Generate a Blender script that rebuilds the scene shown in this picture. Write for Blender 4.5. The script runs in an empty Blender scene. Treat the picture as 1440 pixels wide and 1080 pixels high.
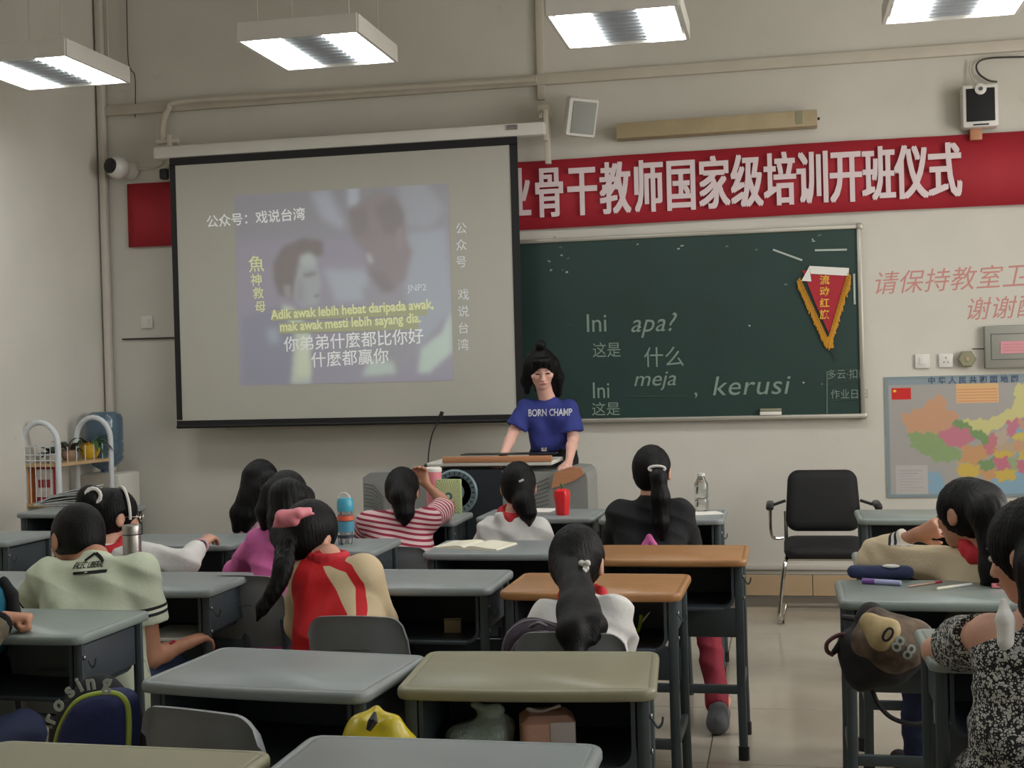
import bpy, bmesh, math, random, time
import numpy as np
from mathutils import Vector, Matrix, Euler
random.seed(5); rng = np.random.default_rng(5)
PI = math.pi
SC = bpy.context.scene
COL = SC.collection

# ---------------------------------------------------------------- camera
F_PX, YAW, PITCH, ROLL, CAM_Z = 1841.13, .204451, -.0102225, -.0264487, 1.48
_f = np.array([math.sin(-YAW)*math.cos(PITCH), math.cos(YAW)*math.cos(PITCH), math.sin(PITCH)])
_r0 = np.array([math.cos(YAW), math.sin(YAW), 0.]); _u0 = np.cross(_r0, _f)
_r = math.cos(ROLL)*_r0+math.sin(ROLL)*_u0; _u = -math.sin(ROLL)*_r0+math.cos(ROLL)*_u0
cd = bpy.data.cameras.new('camera'); cam = bpy.data.objects.new('camera', cd); COL.objects.link(cam)
cd.sensor_width = 36; cd.lens = F_PX/1440*36; cd.clip_start = .05; cd.clip_end = 100
cam.matrix_world = Matrix(((_r[0], _u[0], -_f[0], 0), (_r[1], _u[1], -_f[1], 0), (_r[2], _u[2], -_f[2], CAM_Z), (0, 0, 0, 1)))
SC.camera = cam
CAMP = np.array([0, 0, CAM_Z])
def _ray(x, y): return _f*F_PX+_r*(x-720)-_u*(y-540)
def atz(x, y, z): d = _ray(x, y); return CAMP+d*((z-CAM_Z)/d[2])          # photo point on a horizontal plane
def atY(x, y, Y): d = _ray(x, y); return CAMP+d*(Y/d[1])                    # photo point on a plane parallel to the front wall

# ---------------------------------------------------------------- exposure, world, daylight
SC.view_settings.view_transform = 'Standard'; SC.view_settings.look = 'None'
SC.view_settings.exposure = 1.08; SC.view_settings.gamma = 1.0; SC.view_settings.use_curve_mapping = False
w = bpy.data.worlds.new('daylight'); SC.world = w; w.use_nodes = True
w.node_tree.nodes['Background'].inputs[0].default_value = (.75, .85, 1, 1); w.node_tree.nodes['Background'].inputs[1].default_value = .6
def area(name, loc, rot, sx, sy, power, col):
    l = bpy.data.lights.new(name, 'AREA'); l.shape = 'RECTANGLE'; l.size = sx; l.size_y = sy; l.energy = power; l.color = col
    o = bpy.data.objects.new(name, l); COL.objects.link(o); o.location = loc; o.rotation_euler = rot; return o
XL, XR, YB, YW, ZC = -4.69, 3.2, -2.6, 8.5, 4.45
for yy, pw in ((.2, 12), (3.0, 26), (5.8, 50)):
    area('window_daylight', (XR+.12, yy, 2.25), (0, PI/2, 0), 2.3, 1.9, pw, (1.0, .94, .88))

# ---------------------------------------------------------------- materials
def lin(c): return tuple(((x/255)/12.92 if x/255 <= .04045 else ((x/255+.055)/1.055)**2.4) for x in c)
MATS = {}
def mat(name, rgb, rough=.6, metal=0, var=0, vscale=8, bump=0, bscale=60, stretch=(1, 1, 1), trans=0, spec=.5, emit=None, coat=0, alpha=1, sheen=0):
    if name in MATS: return MATS[name]
    m = bpy.data.materials.new(name); m.use_nodes = True; nt = m.node_tree; N = nt.nodes; L = nt.links
    b = N['Principled BSDF']; c = lin(rgb)+(1,)
    b.inputs['Base Color'].default_value = c; b.inputs['Roughness'].default_value = rough; b.inputs['Metallic'].default_value = metal
    b.inputs['Specular IOR Level'].default_value = spec; b.inputs['Transmission Weight'].default_value = trans; b.inputs['Coat Weight'].default_value = coat
    b.inputs['Alpha'].default_value = alpha; b.inputs['Sheen Weight'].default_value = sheen
    if emit: b.inputs['Emission Color'].default_value = lin(emit[0])+(1,); b.inputs['Emission Strength'].default_value = emit[1]
    if var or bump:
        tc = N.new('ShaderNodeTexCoord'); mp = N.new('ShaderNodeMapping'); L.new(tc.outputs['Object'], mp.inputs[0]); mp.inputs['Scale'].default_value = stretch
    if var:
        n = N.new('ShaderNodeTexNoise'); n.inputs['Scale'].default_value = vscale; n.inputs['Detail'].default_value = 5; L.new(mp.outputs[0], n.inputs['Vector'])
        r = N.new('ShaderNodeMapRange'); r.inputs[1].default_value = .3; r.inputs[2].default_value = .7; r.inputs[3].default_value = 1-var; r.inputs[4].default_value = 1+var*.6
        L.new(n.outputs[0], r.inputs[0])
        x = N.new('ShaderNodeMix'); x.data_type = 'RGBA'; x.blend_type = 'MULTIPLY'; x.inputs[0].default_value = 1; x.inputs[6].default_value = c
        L.new(r.outputs[0], x.inputs[7]); L.new(x.outputs[2], b.inputs['Base Color'])
    if bump:
        n = N.new('ShaderNodeTexNoise'); n.inputs['Scale'].default_value = bscale; n.inputs['Detail'].default_value = 4; L.new(mp.outputs[0], n.inputs['Vector'])
        bp = N.new('ShaderNodeBump'); bp.inputs['Strength'].default_value = bump; bp.inputs['Distance'].default_value = .01; L.new(n.outputs[0], bp.inputs['Height']); L.new(bp.outputs[0], b.inputs['Normal'])
    MATS[name] = m; return m
def attr_mat(name, cols, attr='tint', rough=.8, bump=.25, bscale=90):
    """cloth in bands: attribute value 0,1,2.. picks the dyed colour, sharp borders"""
    m = bpy.data.materials.new(name); m.use_nodes = True; nt = m.node_tree; N = nt.nodes; L = nt.links; b = N['Principled BSDF']
    b.inputs['Roughness'].default_value = rough; b.inputs['Specular IOR Level'].default_value = .2
    a = N.new('ShaderNodeAttribute'); a.attribute_name = attr; prev = None
    for i, c in enumerate(cols):
        if i == 0: prev = lin(c)+(1,); continue
        mt = N.new('ShaderNodeMath'); mt.operation = 'GREATER_THAN'; mt.inputs[1].default_value = i-.5; L.new(a.outputs['Fac'], mt.inputs[0])
        x = N.new('ShaderNodeMix'); x.data_type = 'RGBA'; L.new(mt.outputs[0], x.inputs[0])
        if isinstance(prev, tuple): x.inputs[6].default_value = prev
        else: L.new(prev, x.inputs[6])
        x.inputs[7].default_value = lin(c)+(1,); prev = x.outputs[2]
    L.new(prev, b.inputs['Base Color'])
    n = N.new('ShaderNodeTexNoise'); n.inputs['Scale'].default_value = bscale; tc = N.new('ShaderNodeTexCoord'); L.new(tc.outputs['Object'], n.inputs['Vector'])
    bp = N.new('ShaderNodeBump'); bp.inputs['Strength'].default_value = bump; bp.inputs['Distance'].default_value = .005; L.new(n.outputs[0], bp.inputs['Height']); L.new(bp.outputs[0], b.inputs['Normal'])
    return m
def paint_mat(name, rough=.5, dim=1.0):
    m = bpy.data.materials.new(name); m.use_nodes = True; N = m.node_tree.nodes; b = N['Principled BSDF']; b.inputs['Roughness'].default_value = rough
    a = N.new('ShaderNodeAttribute'); a.attribute_name = 'Col'; m.node_tree.links.new(a.outputs['Color'], b.inputs['Base Color']); return m

def wall_mat():
    m = bpy.data.materials.new('painted_plaster'); m.use_nodes = True; N = m.node_tree.nodes; L = m.node_tree.links; b = N['Principled BSDF']; b.inputs['Roughness'].default_value = .75
    tc = N.new('ShaderNodeTexCoord')
    n1 = N.new('ShaderNodeTexNoise'); n1.inputs['Scale'].default_value = 1.3; n1.inputs['Detail'].default_value = 6; L.new(tc.outputs['Object'], n1.inputs['Vector'])
    n2 = N.new('ShaderNodeTexNoise'); n2.inputs['Scale'].default_value = 7; n2.inputs['Detail'].default_value = 8; n2.inputs['Roughness'].default_value = .7; L.new(tc.outputs['Object'], n2.inputs['Vector'])
    r1 = N.new('ShaderNodeValToRGB'); r1.color_ramp.elements[0].position = .3; r1.color_ramp.elements[0].color = lin((199, 196, 184))+(1,); r1.color_ramp.elements[1].position = .7; r1.color_ramp.elements[1].color = lin((211, 207, 196))+(1,)
    L.new(n1.outputs[0], r1.inputs[0])
    r2 = N.new('ShaderNodeValToRGB'); r2.color_ramp.elements[0].position = .24; r2.color_ramp.elements[0].color = (.78, .74, .7, 1); r2.color_ramp.elements[1].position = .36; r2.color_ramp.elements[1].color = (1, 1, 1, 1)
    L.new(n2.outputs[0], r2.inputs[0])
    x = N.new('ShaderNodeMix'); x.data_type = 'RGBA'; x.blend_type = 'MULTIPLY'; x.inputs[0].default_value = .7; L.new(r1.outputs[0], x.inputs[6]); L.new(r2.outputs[0], x.inputs[7]); L.new(x.outputs[2], b.inputs['Base Color'])
    bp = N.new('ShaderNodeBump'); bp.inputs['Strength'].default_value = .15; bp.inputs['Distance'].default_value = .01; L.new(n2.outputs[0], bp.inputs['Height']); L.new(bp.outputs[0], b.inputs['Normal'])
    return m
def M(n): return MATS[n]
WALL = wall_mat()
mat('ceiling', (205, 203, 196), .9, var=.03)
mat('tile', (172, 163, 146), .16, var=.07, vscale=5, spec=.5, bump=.03, bscale=6)
mat('grout', (110, 103, 92), .8)
mat('base_tile', (196, 168, 132), .3, var=.05, vscale=12)
mat('trim_paint', (203, 196, 184), .5, var=.04)
mat('conduit', (196, 188, 172), .5, var=.06)
mat('wire', (60, 55, 50), .6)
mat('grey_plastic', (134, 141, 140), .38, var=.07, vscale=7, bump=.06, bscale=300)
mat('grey_green_plastic', (132, 143, 137), .36, var=.07, vscale=7, bump=.06, bscale=300)
mat('cream_plastic', (142, 140, 113), .36, var=.07, vscale=6, bump=.06, bscale=300)
mat('orange_wood', (170, 123, 76), .38, var=.18, vscale=9, stretch=(1, 9, 9), bump=.04, bscale=80)
mat('groove', (84, 90, 88), .6)
mat('tray', (62, 70, 76), .5, var=.1, bump=.05, bscale=200)
mat('steel_paint', (66, 76, 78), .45, var=.12, vscale=14)
mat('black_cap', (22, 22, 24), .6)
mat('chair_plastic', (134, 138, 140), .4, var=.08, vscale=9, bump=.05, bscale=200)
mat('chrome', (210, 208, 204), .15, 1)
mat('bolt', (150, 150, 150), .35, 1)
mat('white_enamel', (214, 212, 202), .45, var=.03)
mat('lamp_reflector', (176, 180, 182), .35, .3, var=.1)
mat('lamp_tube', (255, 255, 255), .5, emit=((250, 253, 255), 8))
mat('black_fabric', (20, 20, 22), .75, bump=.15, bscale=400)
mat('black_plastic', (24, 24, 26), .4)
mat('white_plastic', (218, 216, 208), .4)
mat('paper', (228, 226, 216), .75, var=.02)
mat('red_cloth', (168, 32, 46), .7, var=.08, vscale=3)
mat('banner_ink', (222, 205, 206), .7)
mat('screen_fabric', (182, 180, 168), .8, var=.015)
mat('screen_border', (14, 15, 16), .6)
mat('board_green', (30, 56, 50), .5, var=.16, vscale=2.2)
mat('aluminium', (172, 168, 155), .35, .5, var=.05)
mat('chalk', (176, 186, 176), .9)
mat('chalk_faint', (96, 120, 108), .9)
mat('gold_fringe', (206, 150, 42), .6, bump=.3, bscale=200)
mat('gold_ink', (228, 176, 64), .5)
mat('red_marker', (198, 140, 130), .8)
mat('skin', (205, 155, 130), .5, var=.04, vscale=20)
mat('skin_tan', (186, 134, 106), .5, var=.05, vscale=20)
mat('hair', (3, 3, 4), .46, bump=.35, bscale=60, stretch=(5, 5, .35), spec=.22)
mat('lips', (170, 90, 86), .4); mat('eye', (20, 15, 14), .2); mat('eye_white', (220, 215, 210), .3)

# ---------------------------------------------------------------- mesh helpers
class MB:
    """collects shapes into one mesh"""
    def __init__(s): s.v = []; s.f = []; s.fm = []
    def add(s, vs, fs, mi=0):
        b = len(s.v); s.v += [tuple(map(float, v)) for v in vs]; s.f += [tuple(i+b for i in f) for f in fs]; s.fm += [mi]*len(fs); return s
    def box(s, c, d, rot=None, bev=0.0, mi=0):
        hx, hy, hz = d[0]/2, d[1]/2, d[2]/2; b = min(bev, hx*.9, hy*.9, hz*.9)
        if b <= 0:
            vs = [(x, y, z) for z in (-hz, hz) for y in (-hy, hy) for x in (-hx, hx)]
            fs = [(0, 2, 3, 1), (4, 5, 7, 6), (0, 1, 5, 4), (2, 6, 7, 3), (0, 4, 6, 2), (1, 3, 7, 5)]
        else:
            bm = bmesh.new(); bmesh.ops.create_cube(bm, size=1)
            for v in bm.verts: v.co = Vector((v.co.x*2*hx, v.co.y*2*hy, v.co.z*2*hz))
            bmesh.ops.bevel(bm, geom=bm.edges[:], offset=b, segments=2, affect='EDGES', profile=.5)
            vs = [v.co.copy() for v in bm.verts]; fs = [[v.index for v in f.verts] for f in bm.faces]; bm.free()
        T = rot if rot is not None else Matrix()
        if not isinstance(T, Matrix): T = Euler(T).to_matrix().to_4x4()
        T = T.to_4x4() if len(T) == 3 else T
        return s.add([T @ Vector(v)+Vector(c) for v in vs], fs, mi)
    def tube(s, pts, r, n=8, caps=True, mi=0, flat=1.0, closed=False):
        P = [Vector(p) for p in pts]; m = len(P); R = r if isinstance(r, (list, tuple)) else [r]*m
        rings = []; up = None
        for i in range(m):
            if closed: t = (P[(i+1) % m]-P[i-1])
            else: t = (P[min(i+1, m-1)]-P[max(i-1, 0)])
            t = t.normalized() if t.length > 1e-9 else Vector((0, 0, 1))
            if up is None: up = Vector((0, 0, 1)) if abs(t.z) < .9 else Vector((0, 1, 0))
            a = t.cross(up); a = a.normalized() if a.length > 1e-6 else Vector((1, 0, 0)); b = a.cross(t).normalized(); up = b
            rings.append([P[i]+a*math.cos(2*PI*k/n)*R[i]+b*math.sin(2*PI*k/n)*R[i]*flat for k in range(n)])
        vs = [v for q in rings for v in q]; fs = []
        for i in range(m if closed else m-1):
            j = (i+1) % m
            for k in range(n): fs.append((i*n+k, i*n+(k+1) % n, j*n+(k+1) % n, j*n+k))
        if caps and not closed: fs.append(tuple(range(n))[::-1]); fs.append(tuple((m-1)*n+k for k in range(n)))
        return s.add(vs, fs, mi)
    def lathe(s, prof, c=(0, 0, 0), n=20, rot=None, mi=0, sq=1.0):
        vs = [Vector((r*math.cos(2*PI*k/n), r*math.sin(2*PI*k/n)*sq, z)) for r, z in prof for k in range(n)]; m = len(prof)
        fs = [(i*n+k, i*n+(k+1) % n, (i+1)*n+(k+1) % n, (i+1)*n+k) for i in range(m-1) for k in range(n)]
        fs.append(tuple(range(n))[::-1]); fs.append(tuple((m-1)*n+k for k in range(n)))
        T = Euler(rot).to_matrix() if rot is not None else Matrix.Identity(3)
        return s.add([T @ v+Vector(c) for v in vs], fs, mi)
    def ell(s, c, r, n=12, rot=None, mi=0):
        pr = [(max(1e-4, math.sin(PI*i/n)), -math.cos(PI*i/n)) for i in range(n+1)]
        T = Euler(rot).to_matrix() if rot is not None else Matrix.Identity(3); k = n*2 if n < 9 else n+4
        vs = [T @ Vector((a*math.cos(2*PI*j/k)*r[0], a*math.sin(2*PI*j/k)*r[1], z*r[2]))+Vector(c) for a, z in pr for j in range(k)]
        fs = [(i*k+j, i*k+(j+1) % k, (i+1)*k+(j+1) % k, (i+1)*k+j) for i in range(n) for j in range(k)]
        return s.add(vs, fs, mi)
    def slab(s, outline, rings, T=None, mi=0):
        """outline: ccw 2-D points; rings: (inset, z) from bottom to top"""
        n = len(outline); O = [Vector((p[0], p[1])) for p in outline]; nr = []
        for i in range(n):
            e = (O[(i+1) % n]-O[i-1]); nr.append(Vector((e.y, -e.x)).normalized())
        vs = [Vector((O[i].x-nr[i].x*ins, O[i].y-nr[i].y*ins, z)) for ins, z in rings for i in range(n)]; m = len(rings)
        fs = [(a*n+i, a*n+(i+1) % n, (a+1)*n+(i+1) % n, (a+1)*n+i) for a in range(m-1) for i in range(n)]
        fs.append(tuple(range(n))[::-1]); fs.append(tuple((m-1)*n+i for i in range(n)))
        if T is not None: vs = [T @ v for v in vs]
        return s.add(vs, fs, mi)
    def mesh(s, name, mats, smooth=True, ang=35):
        me = bpy.data.meshes.new(name); me.from_pydata(s.v, [], s.f)
        for m in (mats if isinstance(mats, (list, tuple)) else [mats]): me.materials.append(MATS[m] if isinstance(m, str) else m)
        if any(s.fm): me.polygons.foreach_set('material_index', s.fm)
        me.validate()
        if smooth:
            me.shade_smooth()
            try: me.set_sharp_from_angle(angle=math.radians(ang))
            except Exception: pass
        return me
    def obj(s, name, mats, parent=None, smooth=True, ang=35, loc=None):
        o = bpy.data.objects.new(name, s.mesh(name, mats, smooth, ang)); COL.objects.link(o)
        if parent is not None: o.parent = parent
        if loc is not None: o.location = loc
        return o
def rrect(w, d, r, n=5, bow=0.0):
    """rounded rectangle centred at 0, bow pushes out the -y side"""
    pts = []
    for cx, cy, a0 in ((w/2-r, -d/2+r, -90), (w/2-r, d/2-r, 0), (-w/2+r, d/2-r, 90), (-w/2+r, -d/2+r, 180)):
        for k in range(n+1):
            a = math.radians(a0+90*k/n); pts.append([cx+r*math.cos(a), cy+r*math.sin(a)])
    if bow:
        m = 8; row = []
        for k in range(1, m): row.append([-w/2+r+(w-2*r)*k/m, -d/2])
        pts += row
        for p in pts:
            if p[1] < -d/2+r+1e-6: p[1] -= bow*(1-(2*p[0]/w)**2)
    return pts
def empty(name, loc, rz=0, label=None, cat=None, group=None):
    o = bpy.data.objects.new(name, None); COL.objects.link(o); o.location = loc; o.rotation_euler = (0, 0, rz); o.empty_display_size = .1
    tag(o, label, cat, group); return o
def tag(o, label=None, cat=None, group=None, kind=None):
    if label: o['label'] = label
    if cat: o['category'] = cat
    if group: o['group'] = group
    if kind: o['kind'] = kind
    return o
def copy_tree(o, parent=None):
    c = o.copy(); COL.objects.link(c); c.parent = parent
    for ch in list(KIDS.get(o.name, [])) : pass
    for ch in [x for x in o.children]: copy_tree(ch, c)
    return c
KIDS = {}
def text_mesh(txt, h, mats, T, name='lettering', parent=None, bold=0.0, sx=1.0, depth=.0006, shear=0, align='LEFT', spacing=1.0, stack=0.0):
    cu = bpy.data.curves.new('txt', 'FONT'); cu.body = txt; cu.size = h; cu.extrude = depth; cu.offset = bold; cu.align_x = align; cu.shear = shear; cu.resolution_u = 3; cu.space_character = spacing
    to = bpy.data.objects.new('txt', cu); COL.objects.link(to); bpy.context.view_layer.update()
    me = bpy.data.meshes.new_from_object(to.evaluated_get(bpy.context.evaluated_depsgraph_get())); bpy.data.objects.remove(to)
    me.transform(Matrix.Diagonal((sx, 1, 1, 1)))
    if stack:
        bm = bmesh.new()
        for kk, (ox, oy) in enumerate(((-1, -.6), (1, .6), (1, -.6), (-1, .6), (0, 0))):
            m2 = me.copy(); m2.transform(Matrix.Translation((ox*stack, oy*stack, .0005*kk))); bm.from_mesh(m2); bpy.data.meshes.remove(m2)
        bm.to_mesh(me); bm.free()
    me.transform(T); me.materials.clear(); me.materials.append(MATS[mats] if isinstance(mats, str) else mats); me.name = name
    o = bpy.data.objects.new(name, me); COL.objects.link(o)
    if parent is not None: o.parent = parent
    return o
WALLROT = Matrix.Rotation(PI/2, 4, 'X')          # text upright, facing -Y
def on_wall(x, z, Y, rot=0.0): return Matrix.Translation((x, Y, z)) @ WALLROT @ Matrix.Rotation(rot, 4, 'Z')

# ---------------------------------------------------------------- the room
def shell(name, c, d, m=None, parent=None):
    o = MB().box(c, d).obj(name, m or WALL, parent, smooth=False); tag(o, kind='structure'); return o
RW, RD = XR-XL, YW-YB
fl = MB().box(((XL+XR)/2, (YB+YW)/2, -.06), (RW+.4, RD+.4, .10)).obj('floor', 'grout', smooth=False); tag(fl, kind='structure')
TS = .8; tm = None; x0 = -.31-4*TS-TS*2; y = 4.90-TS*10
tmesh = MB().box((0, 0, -.0055), (TS-.004, TS-.004, .011), bev=.0015).mesh('tile', 'tile', smooth=False)
for i in range(0, 14):
    for j in range(0, 16):
        cx, cy = x0+TS*i+TS/2, y+TS*j+TS/2
        if cx-TS/2 < XL-.3 or cx+TS/2 > XR+TS*.9 or cy+TS/2 > YW+TS*.6 or cy-TS/2 < YB-.4: continue
        if cx > XR-.05 or cx < XL+.05 or cy > YW-.05 : continue
        o = bpy.data.objects.new('tile', tmesh); COL.objects.link(o); o.parent = fl; o.location = (cx, cy, 0)
        sx = sy = 1.0
shell('wall_front', ((XL+XR)/2, YW+.1, ZC/2), (RW+.4, .2, ZC+.1))
shell('wall_left', (XL-.1, (YB+YW)/2, ZC/2), (.2, RD, ZC+.1))
shell('wall_back', ((XL+XR)/2, YB-.1, ZC/2), (RW+.4, .2, ZC+.1))
shell('ceiling', ((XL+XR)/2, (YB+YW)/2, ZC+.1), (RW+.4, RD+.4, .2), 'ceiling')
# right wall with three real window openings (out of frame)
wr = MB(); wins = [(-.75, 1.15), (2.05, 3.95), (4.85, 6.75)]; z0, z1 = 1.05, 3.45
wr.box((XR+.1, (YB+YW)/2, z0/2), (.2, RD, z0)); wr.box((XR+.1, (YB+YW)/2, (z1+ZC)/2), (.2, RD, ZC-z1))
ys = [YB]+[q for ww in wins for q in ww]+[YW]
for a, b in zip(ys[::2], ys[1::2]): wr.box((XR+.1, (a+b)/2, (z0+z1)/2), (.2, b-a, z1-z0))
tag(wr.obj('wall_right', WALL, smooth=False), kind='structure')
for k, (a, b) in enumerate(wins):
    m = MB(); c = (a+b)/2
    for yy in (a+.03, c, b-.03): m.box((XR+.05, yy, (z0+z1)/2), (.06, .06, z1-z0))
    for zz in (z0+.03, z1-.03, 2.35): m.box((XR+.05, c, zz), (.06, b-a, .06))
    o = m.obj('window_%d' % (k+1), 'white_enamel', smooth=False); tag(o, kind='structure')
# baseboard tiles along the front wall
bb = MB().box(((XL+XR)/2, YW-.004, .07), (RW, .008, .136)).obj('baseboard_front', 'grout', smooth=False); tag(bb, kind='structure')
bt = MB().box((0, 0, 0), (.596, .012, .132), bev=.003).mesh('baseboard_tile', 'base_tile', smooth=False)
for i in range(13):
    o = bpy.data.objects.new('baseboard_tile', bt); COL.objects.link(o); o.parent = bb; o.location = (XL+.34+.6*i, YW-.013, .069)
bl = MB().box((XL+.008, (YB+YW)/2, .07), (.016, RD, .14)).obj('baseboard_left', 'base_tile', smooth=False); tag(bl, kind='structure')
t = MB().box(((XL+XR)/2, YW-.012, .185), (RW, .024, .035), bev=.006).obj('trim_1', 'trim_paint'); tag(t, kind='structure')
# cable trunking along the wall
def wp(x, y, Y=YW): return Vector(atY(x, y, Y))
a, b = wp(135, 170), wp(1440, 66); zt = (a.z+b.z)/2
m = MB().box(((XL+XR)/2, YW-.02, wp(700, 118).z), (RW, .04, .07), bev=.006)
tag(m.obj('trim_2', 'conduit'), kind='structure')
m = MB(); c = wp(760, 60); m.box((c.x, YW-.015, (3.25+ZC)/2), (.05, .03, ZC-3.25), bev=.004)
tag(m.obj('trim_3', 'conduit'), kind='structure')
c = wp(146, 400); m = MB().box((XL+.04, YW-.04, 2.0), (.05, .05, 4.4), bev=.01); tag(m.obj('trim_4', 'trim_paint'), kind='structure')
def pipe(name, pts, r, m_, label, cat='pipe', n=8, parent=None):
    o = MB().tube(pts, r, n).obj(name, m_, parent); 
    if parent is None: tag(o, label, cat)
    return o
def smooth_path(pts, n=6):
    P = [Vector(p) for p in pts]; out = []
    for i in range(len(P)-1):
        p0, p1, p2, p3 = P[max(i-1, 0)], P[i], P[i+1], P[min(i+2, len(P)-1)]
        for k in range(n):
            t = k/n; out.append(.5*((2*p1)+(-p0+p2)*t+(2*p0-5*p1+4*p2-p3)*t*t+(-p0+3*p1-3*p2+p3)*t**3))
    out.append(P[-1]); return out
pipe('conduit_pipe', smooth_path([wp(228, 200, YW-.06), wp(229, 175, YW-.06), wp(236, 155, YW-.06), wp(256, 143, YW-.05), wp(400, 134, YW-.05), wp(755, 112, YW-.05)]), .022, 'conduit', 'bent cream conduit pipe above the left end of the projection screen')
pipe('wall_rod', [wp(172, 477, YW-.015), wp(250, 475, YW-.015)], .006, 'wire', 'thin dark metal rod sticking out left of the screen', 'rod')

# ---------------------------------------------------------------- banner on the wall
bx0, bx1 = atY(181, 300, YW-.02)[0], 2.35
bt0, bb0 = wp(735, 228), wp(735, 321); zt, zb = wp(1000, 212).z, wp(1000, 310).z
m = MB(); n = 90
vs = []; fs = []
for i in range(n+1):
    x = bx0+(bx1-bx0)*i/n; yy = YW-.032-.008*math.sin(x*5)-.004*math.sin(x*17); sg = .015*math.sin(x*1.3+1)
    for zz, dy in ((zt+sg*.3, 0), ((zt+zb)/2+sg*.4, .004*math.sin(x*9)), (zb+sg*.4, -.003)): vs.append((x, yy+dy, zz))
for i in range(n):
    for k in range(2): a = i*3+k; fs.append((a, a+1, a+4, a+3))
m.add(vs, fs); ban = m.obj('banner', 'red_cloth')
sm = ban.modifiers.new('thick', 'SOLIDIFY'); sm.thickness = .003
tag(ban, 'long red cloth banner with pale Chinese characters above the blackboard', 'banner')
chars = "业骨干教师国家级培训开班仪式"
hz = .355
for i, ch in enumerate(chars):
    px = 727+i*(1328-727)/13.0 if i else 727
    c = wp(px, 0); p = wp(px, 275-(px-735)*.0505, YW-.03)
    text_mesh(ch, hz, 'banner_ink', on_wall(p.x, zt-.5*(zt-zb)-.122, YW-.052), 'lettering', ban, stack=.0075, sx=.57, align='CENTER')

# ---------------------------------------------------------------- blackboard
c0, c1 = wp(735, 342, YW), wp(1215, 587, YW); bl_, br_ = -3.75, wp(1210, 450).x; zt_, zb_ = wp(1000, 329).z, wp(1000, 588).z
board = empty('blackboard', ((bl_+br_)/2, YW-.03, zb_), 0, 'dark green chalkboard in an aluminium frame with chalk words', 'blackboard')
bc = Vector(board.location); W_, H_ = br_-bl_, zt_-zb_
def rel(o_, e): o_.parent = e; o_.matrix_parent_inverse = Matrix.Translation(-Vector(e.location)) if e.rotation_euler.z == 0 else e.matrix_basis.inverted(); return o_
MB().box((0, 0, H_/2), (W_, .02, H_)).obj('board_surface', 'board_green', board, smooth=False)
MB().box((0, -.005, H_+.0), (W_+.03, .04, .028), bev=.006).obj('frame_rail', 'aluminium', board)
MB().box((0, -.012, -.0), (W_+.03, .055, .028), bev=.006).obj('frame_rail', 'aluminium', board)
for sx in (-1, 1):
    MB().box((sx*W_/2, -.005, H_/2), (.028, .04, H_), bev=.006).obj('frame_rail', 'aluminium', board)
    for zz in (0, H_): MB().box((sx*(W_/2+.004), -.008, zz), (.045, .05, .045), bev=.015).obj('corner_cap', 'aluminium', board)
YB_ = YW-.044
def chalk(txt, px, py, h, mt='chalk_faint', shear=.2, sx=1.0, rot=0.0, sp=1.0, bold=0):
    p = wp(px, py, YB_); o = text_mesh(txt, h, mt, on_wall(p.x, p.z, YB_, rot), 'chalk_writing', None, shear=shear, sx=sx, depth=.0004, spacing=sp, bold=bold); rel(o, board); return o
mat('chalk_mid', (128, 148, 136), .9)
chalk('Ini', 823, 467, .17, 'chalk_mid', 0, .9); chalk('apa?', 886, 467, .17, 'chalk_mid', .3, .95, sp=1.05); chalk('这是', 833, 501, .105, 'chalk_mid', 0, .9)
chalk('什么', 905, 514, .14, 'chalk_mid', 0, .95); chalk('Ini', 832, 560, .15, 'chalk_mid', 0, .85); chalk('meja', 890, 543, .14, 'chalk_mid', .25, 1.05); chalk(',', 975, 556, .15, 'chalk_mid', 0)
chalk('kerusi', 1000, 556, .175, 'chalk_mid', .2, 1.08, sp=1.05); chalk('这是', 832, 583, .095, 'chalk_mid', 0, 1); 
chalk('多云·扣E', 1163, 532, .065, 'chalk_mid', 0, .9); chalk('作业日日', 1168, 560, .065, 'chalk_mid', 0, .9)
def stroke(pts, r=.0028, mt='chalk_mid'):
    q = [wp(a, b, YB_-.001) for a, b in pts]; o = MB().tube(q, r, 4, flat=.3).obj('chalk_stroke', mt); rel(o, board)
stroke([(880, 558), (967, 557)]); stroke([(796, 458), (804, 458)]); stroke([(812, 546), (816, 545)]); stroke([(1163, 522), (1163, 582)], .002); stroke([(1163, 522), (1208, 518)], .002); stroke([(1163, 542), (1208, 533)], .002); stroke([(1166, 564), (1208, 561)], .002)
for (a, b, c, d) in ((1087, 351, 1128, 366), (1146, 352, 1191, 351), (1201, 385, 1202, 428)):
    p, q = wp(a, b, YB_-.001), wp(c, d, YB_-.001); dd = q-p; o = MB().box((p+q)/2, (dd.length, .002, .012), rot=Euler((0, -math.atan2(dd.z, dd.x), 0)).to_matrix()).obj('tape_strip', 'chalk', None, smooth=False)
    tag(o, {1087: 'slanted strip of pale tape above left of the pennant', 1146: 'level strip of pale tape above the pennant', 1201: 'upright strip of pale tape right of the pennant'}[a], 'tape')
for k in range(26):
    px, py = random.choice([(random.uniform(745, 1190), random.uniform(330, 352)), (random.uniform(760, 800), random.uniform(345, 385))])
    if k > 20: px, py = [(1054, 458), (1105, 400), (900, 460), (1156, 540), (1130, 538)][k-21]
    p = wp(px, py, YB_-.0005); o = MB().box(p, (random.uniform(.008, .022), .001, random.uniform(.005, .012)), rot=(0, random.uniform(-.5, .5), 0)).obj('paper_scrap', 'chalk' if k % 2 else 'chalk_faint', None, smooth=False); rel(o, board)
e = wp(1084, 588, YW-.055); er = empty('board_eraser', (e.x, YW-.053, zb_+.014), 0, 'cream chalkboard eraser lying on the board ledge', 'eraser')
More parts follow.
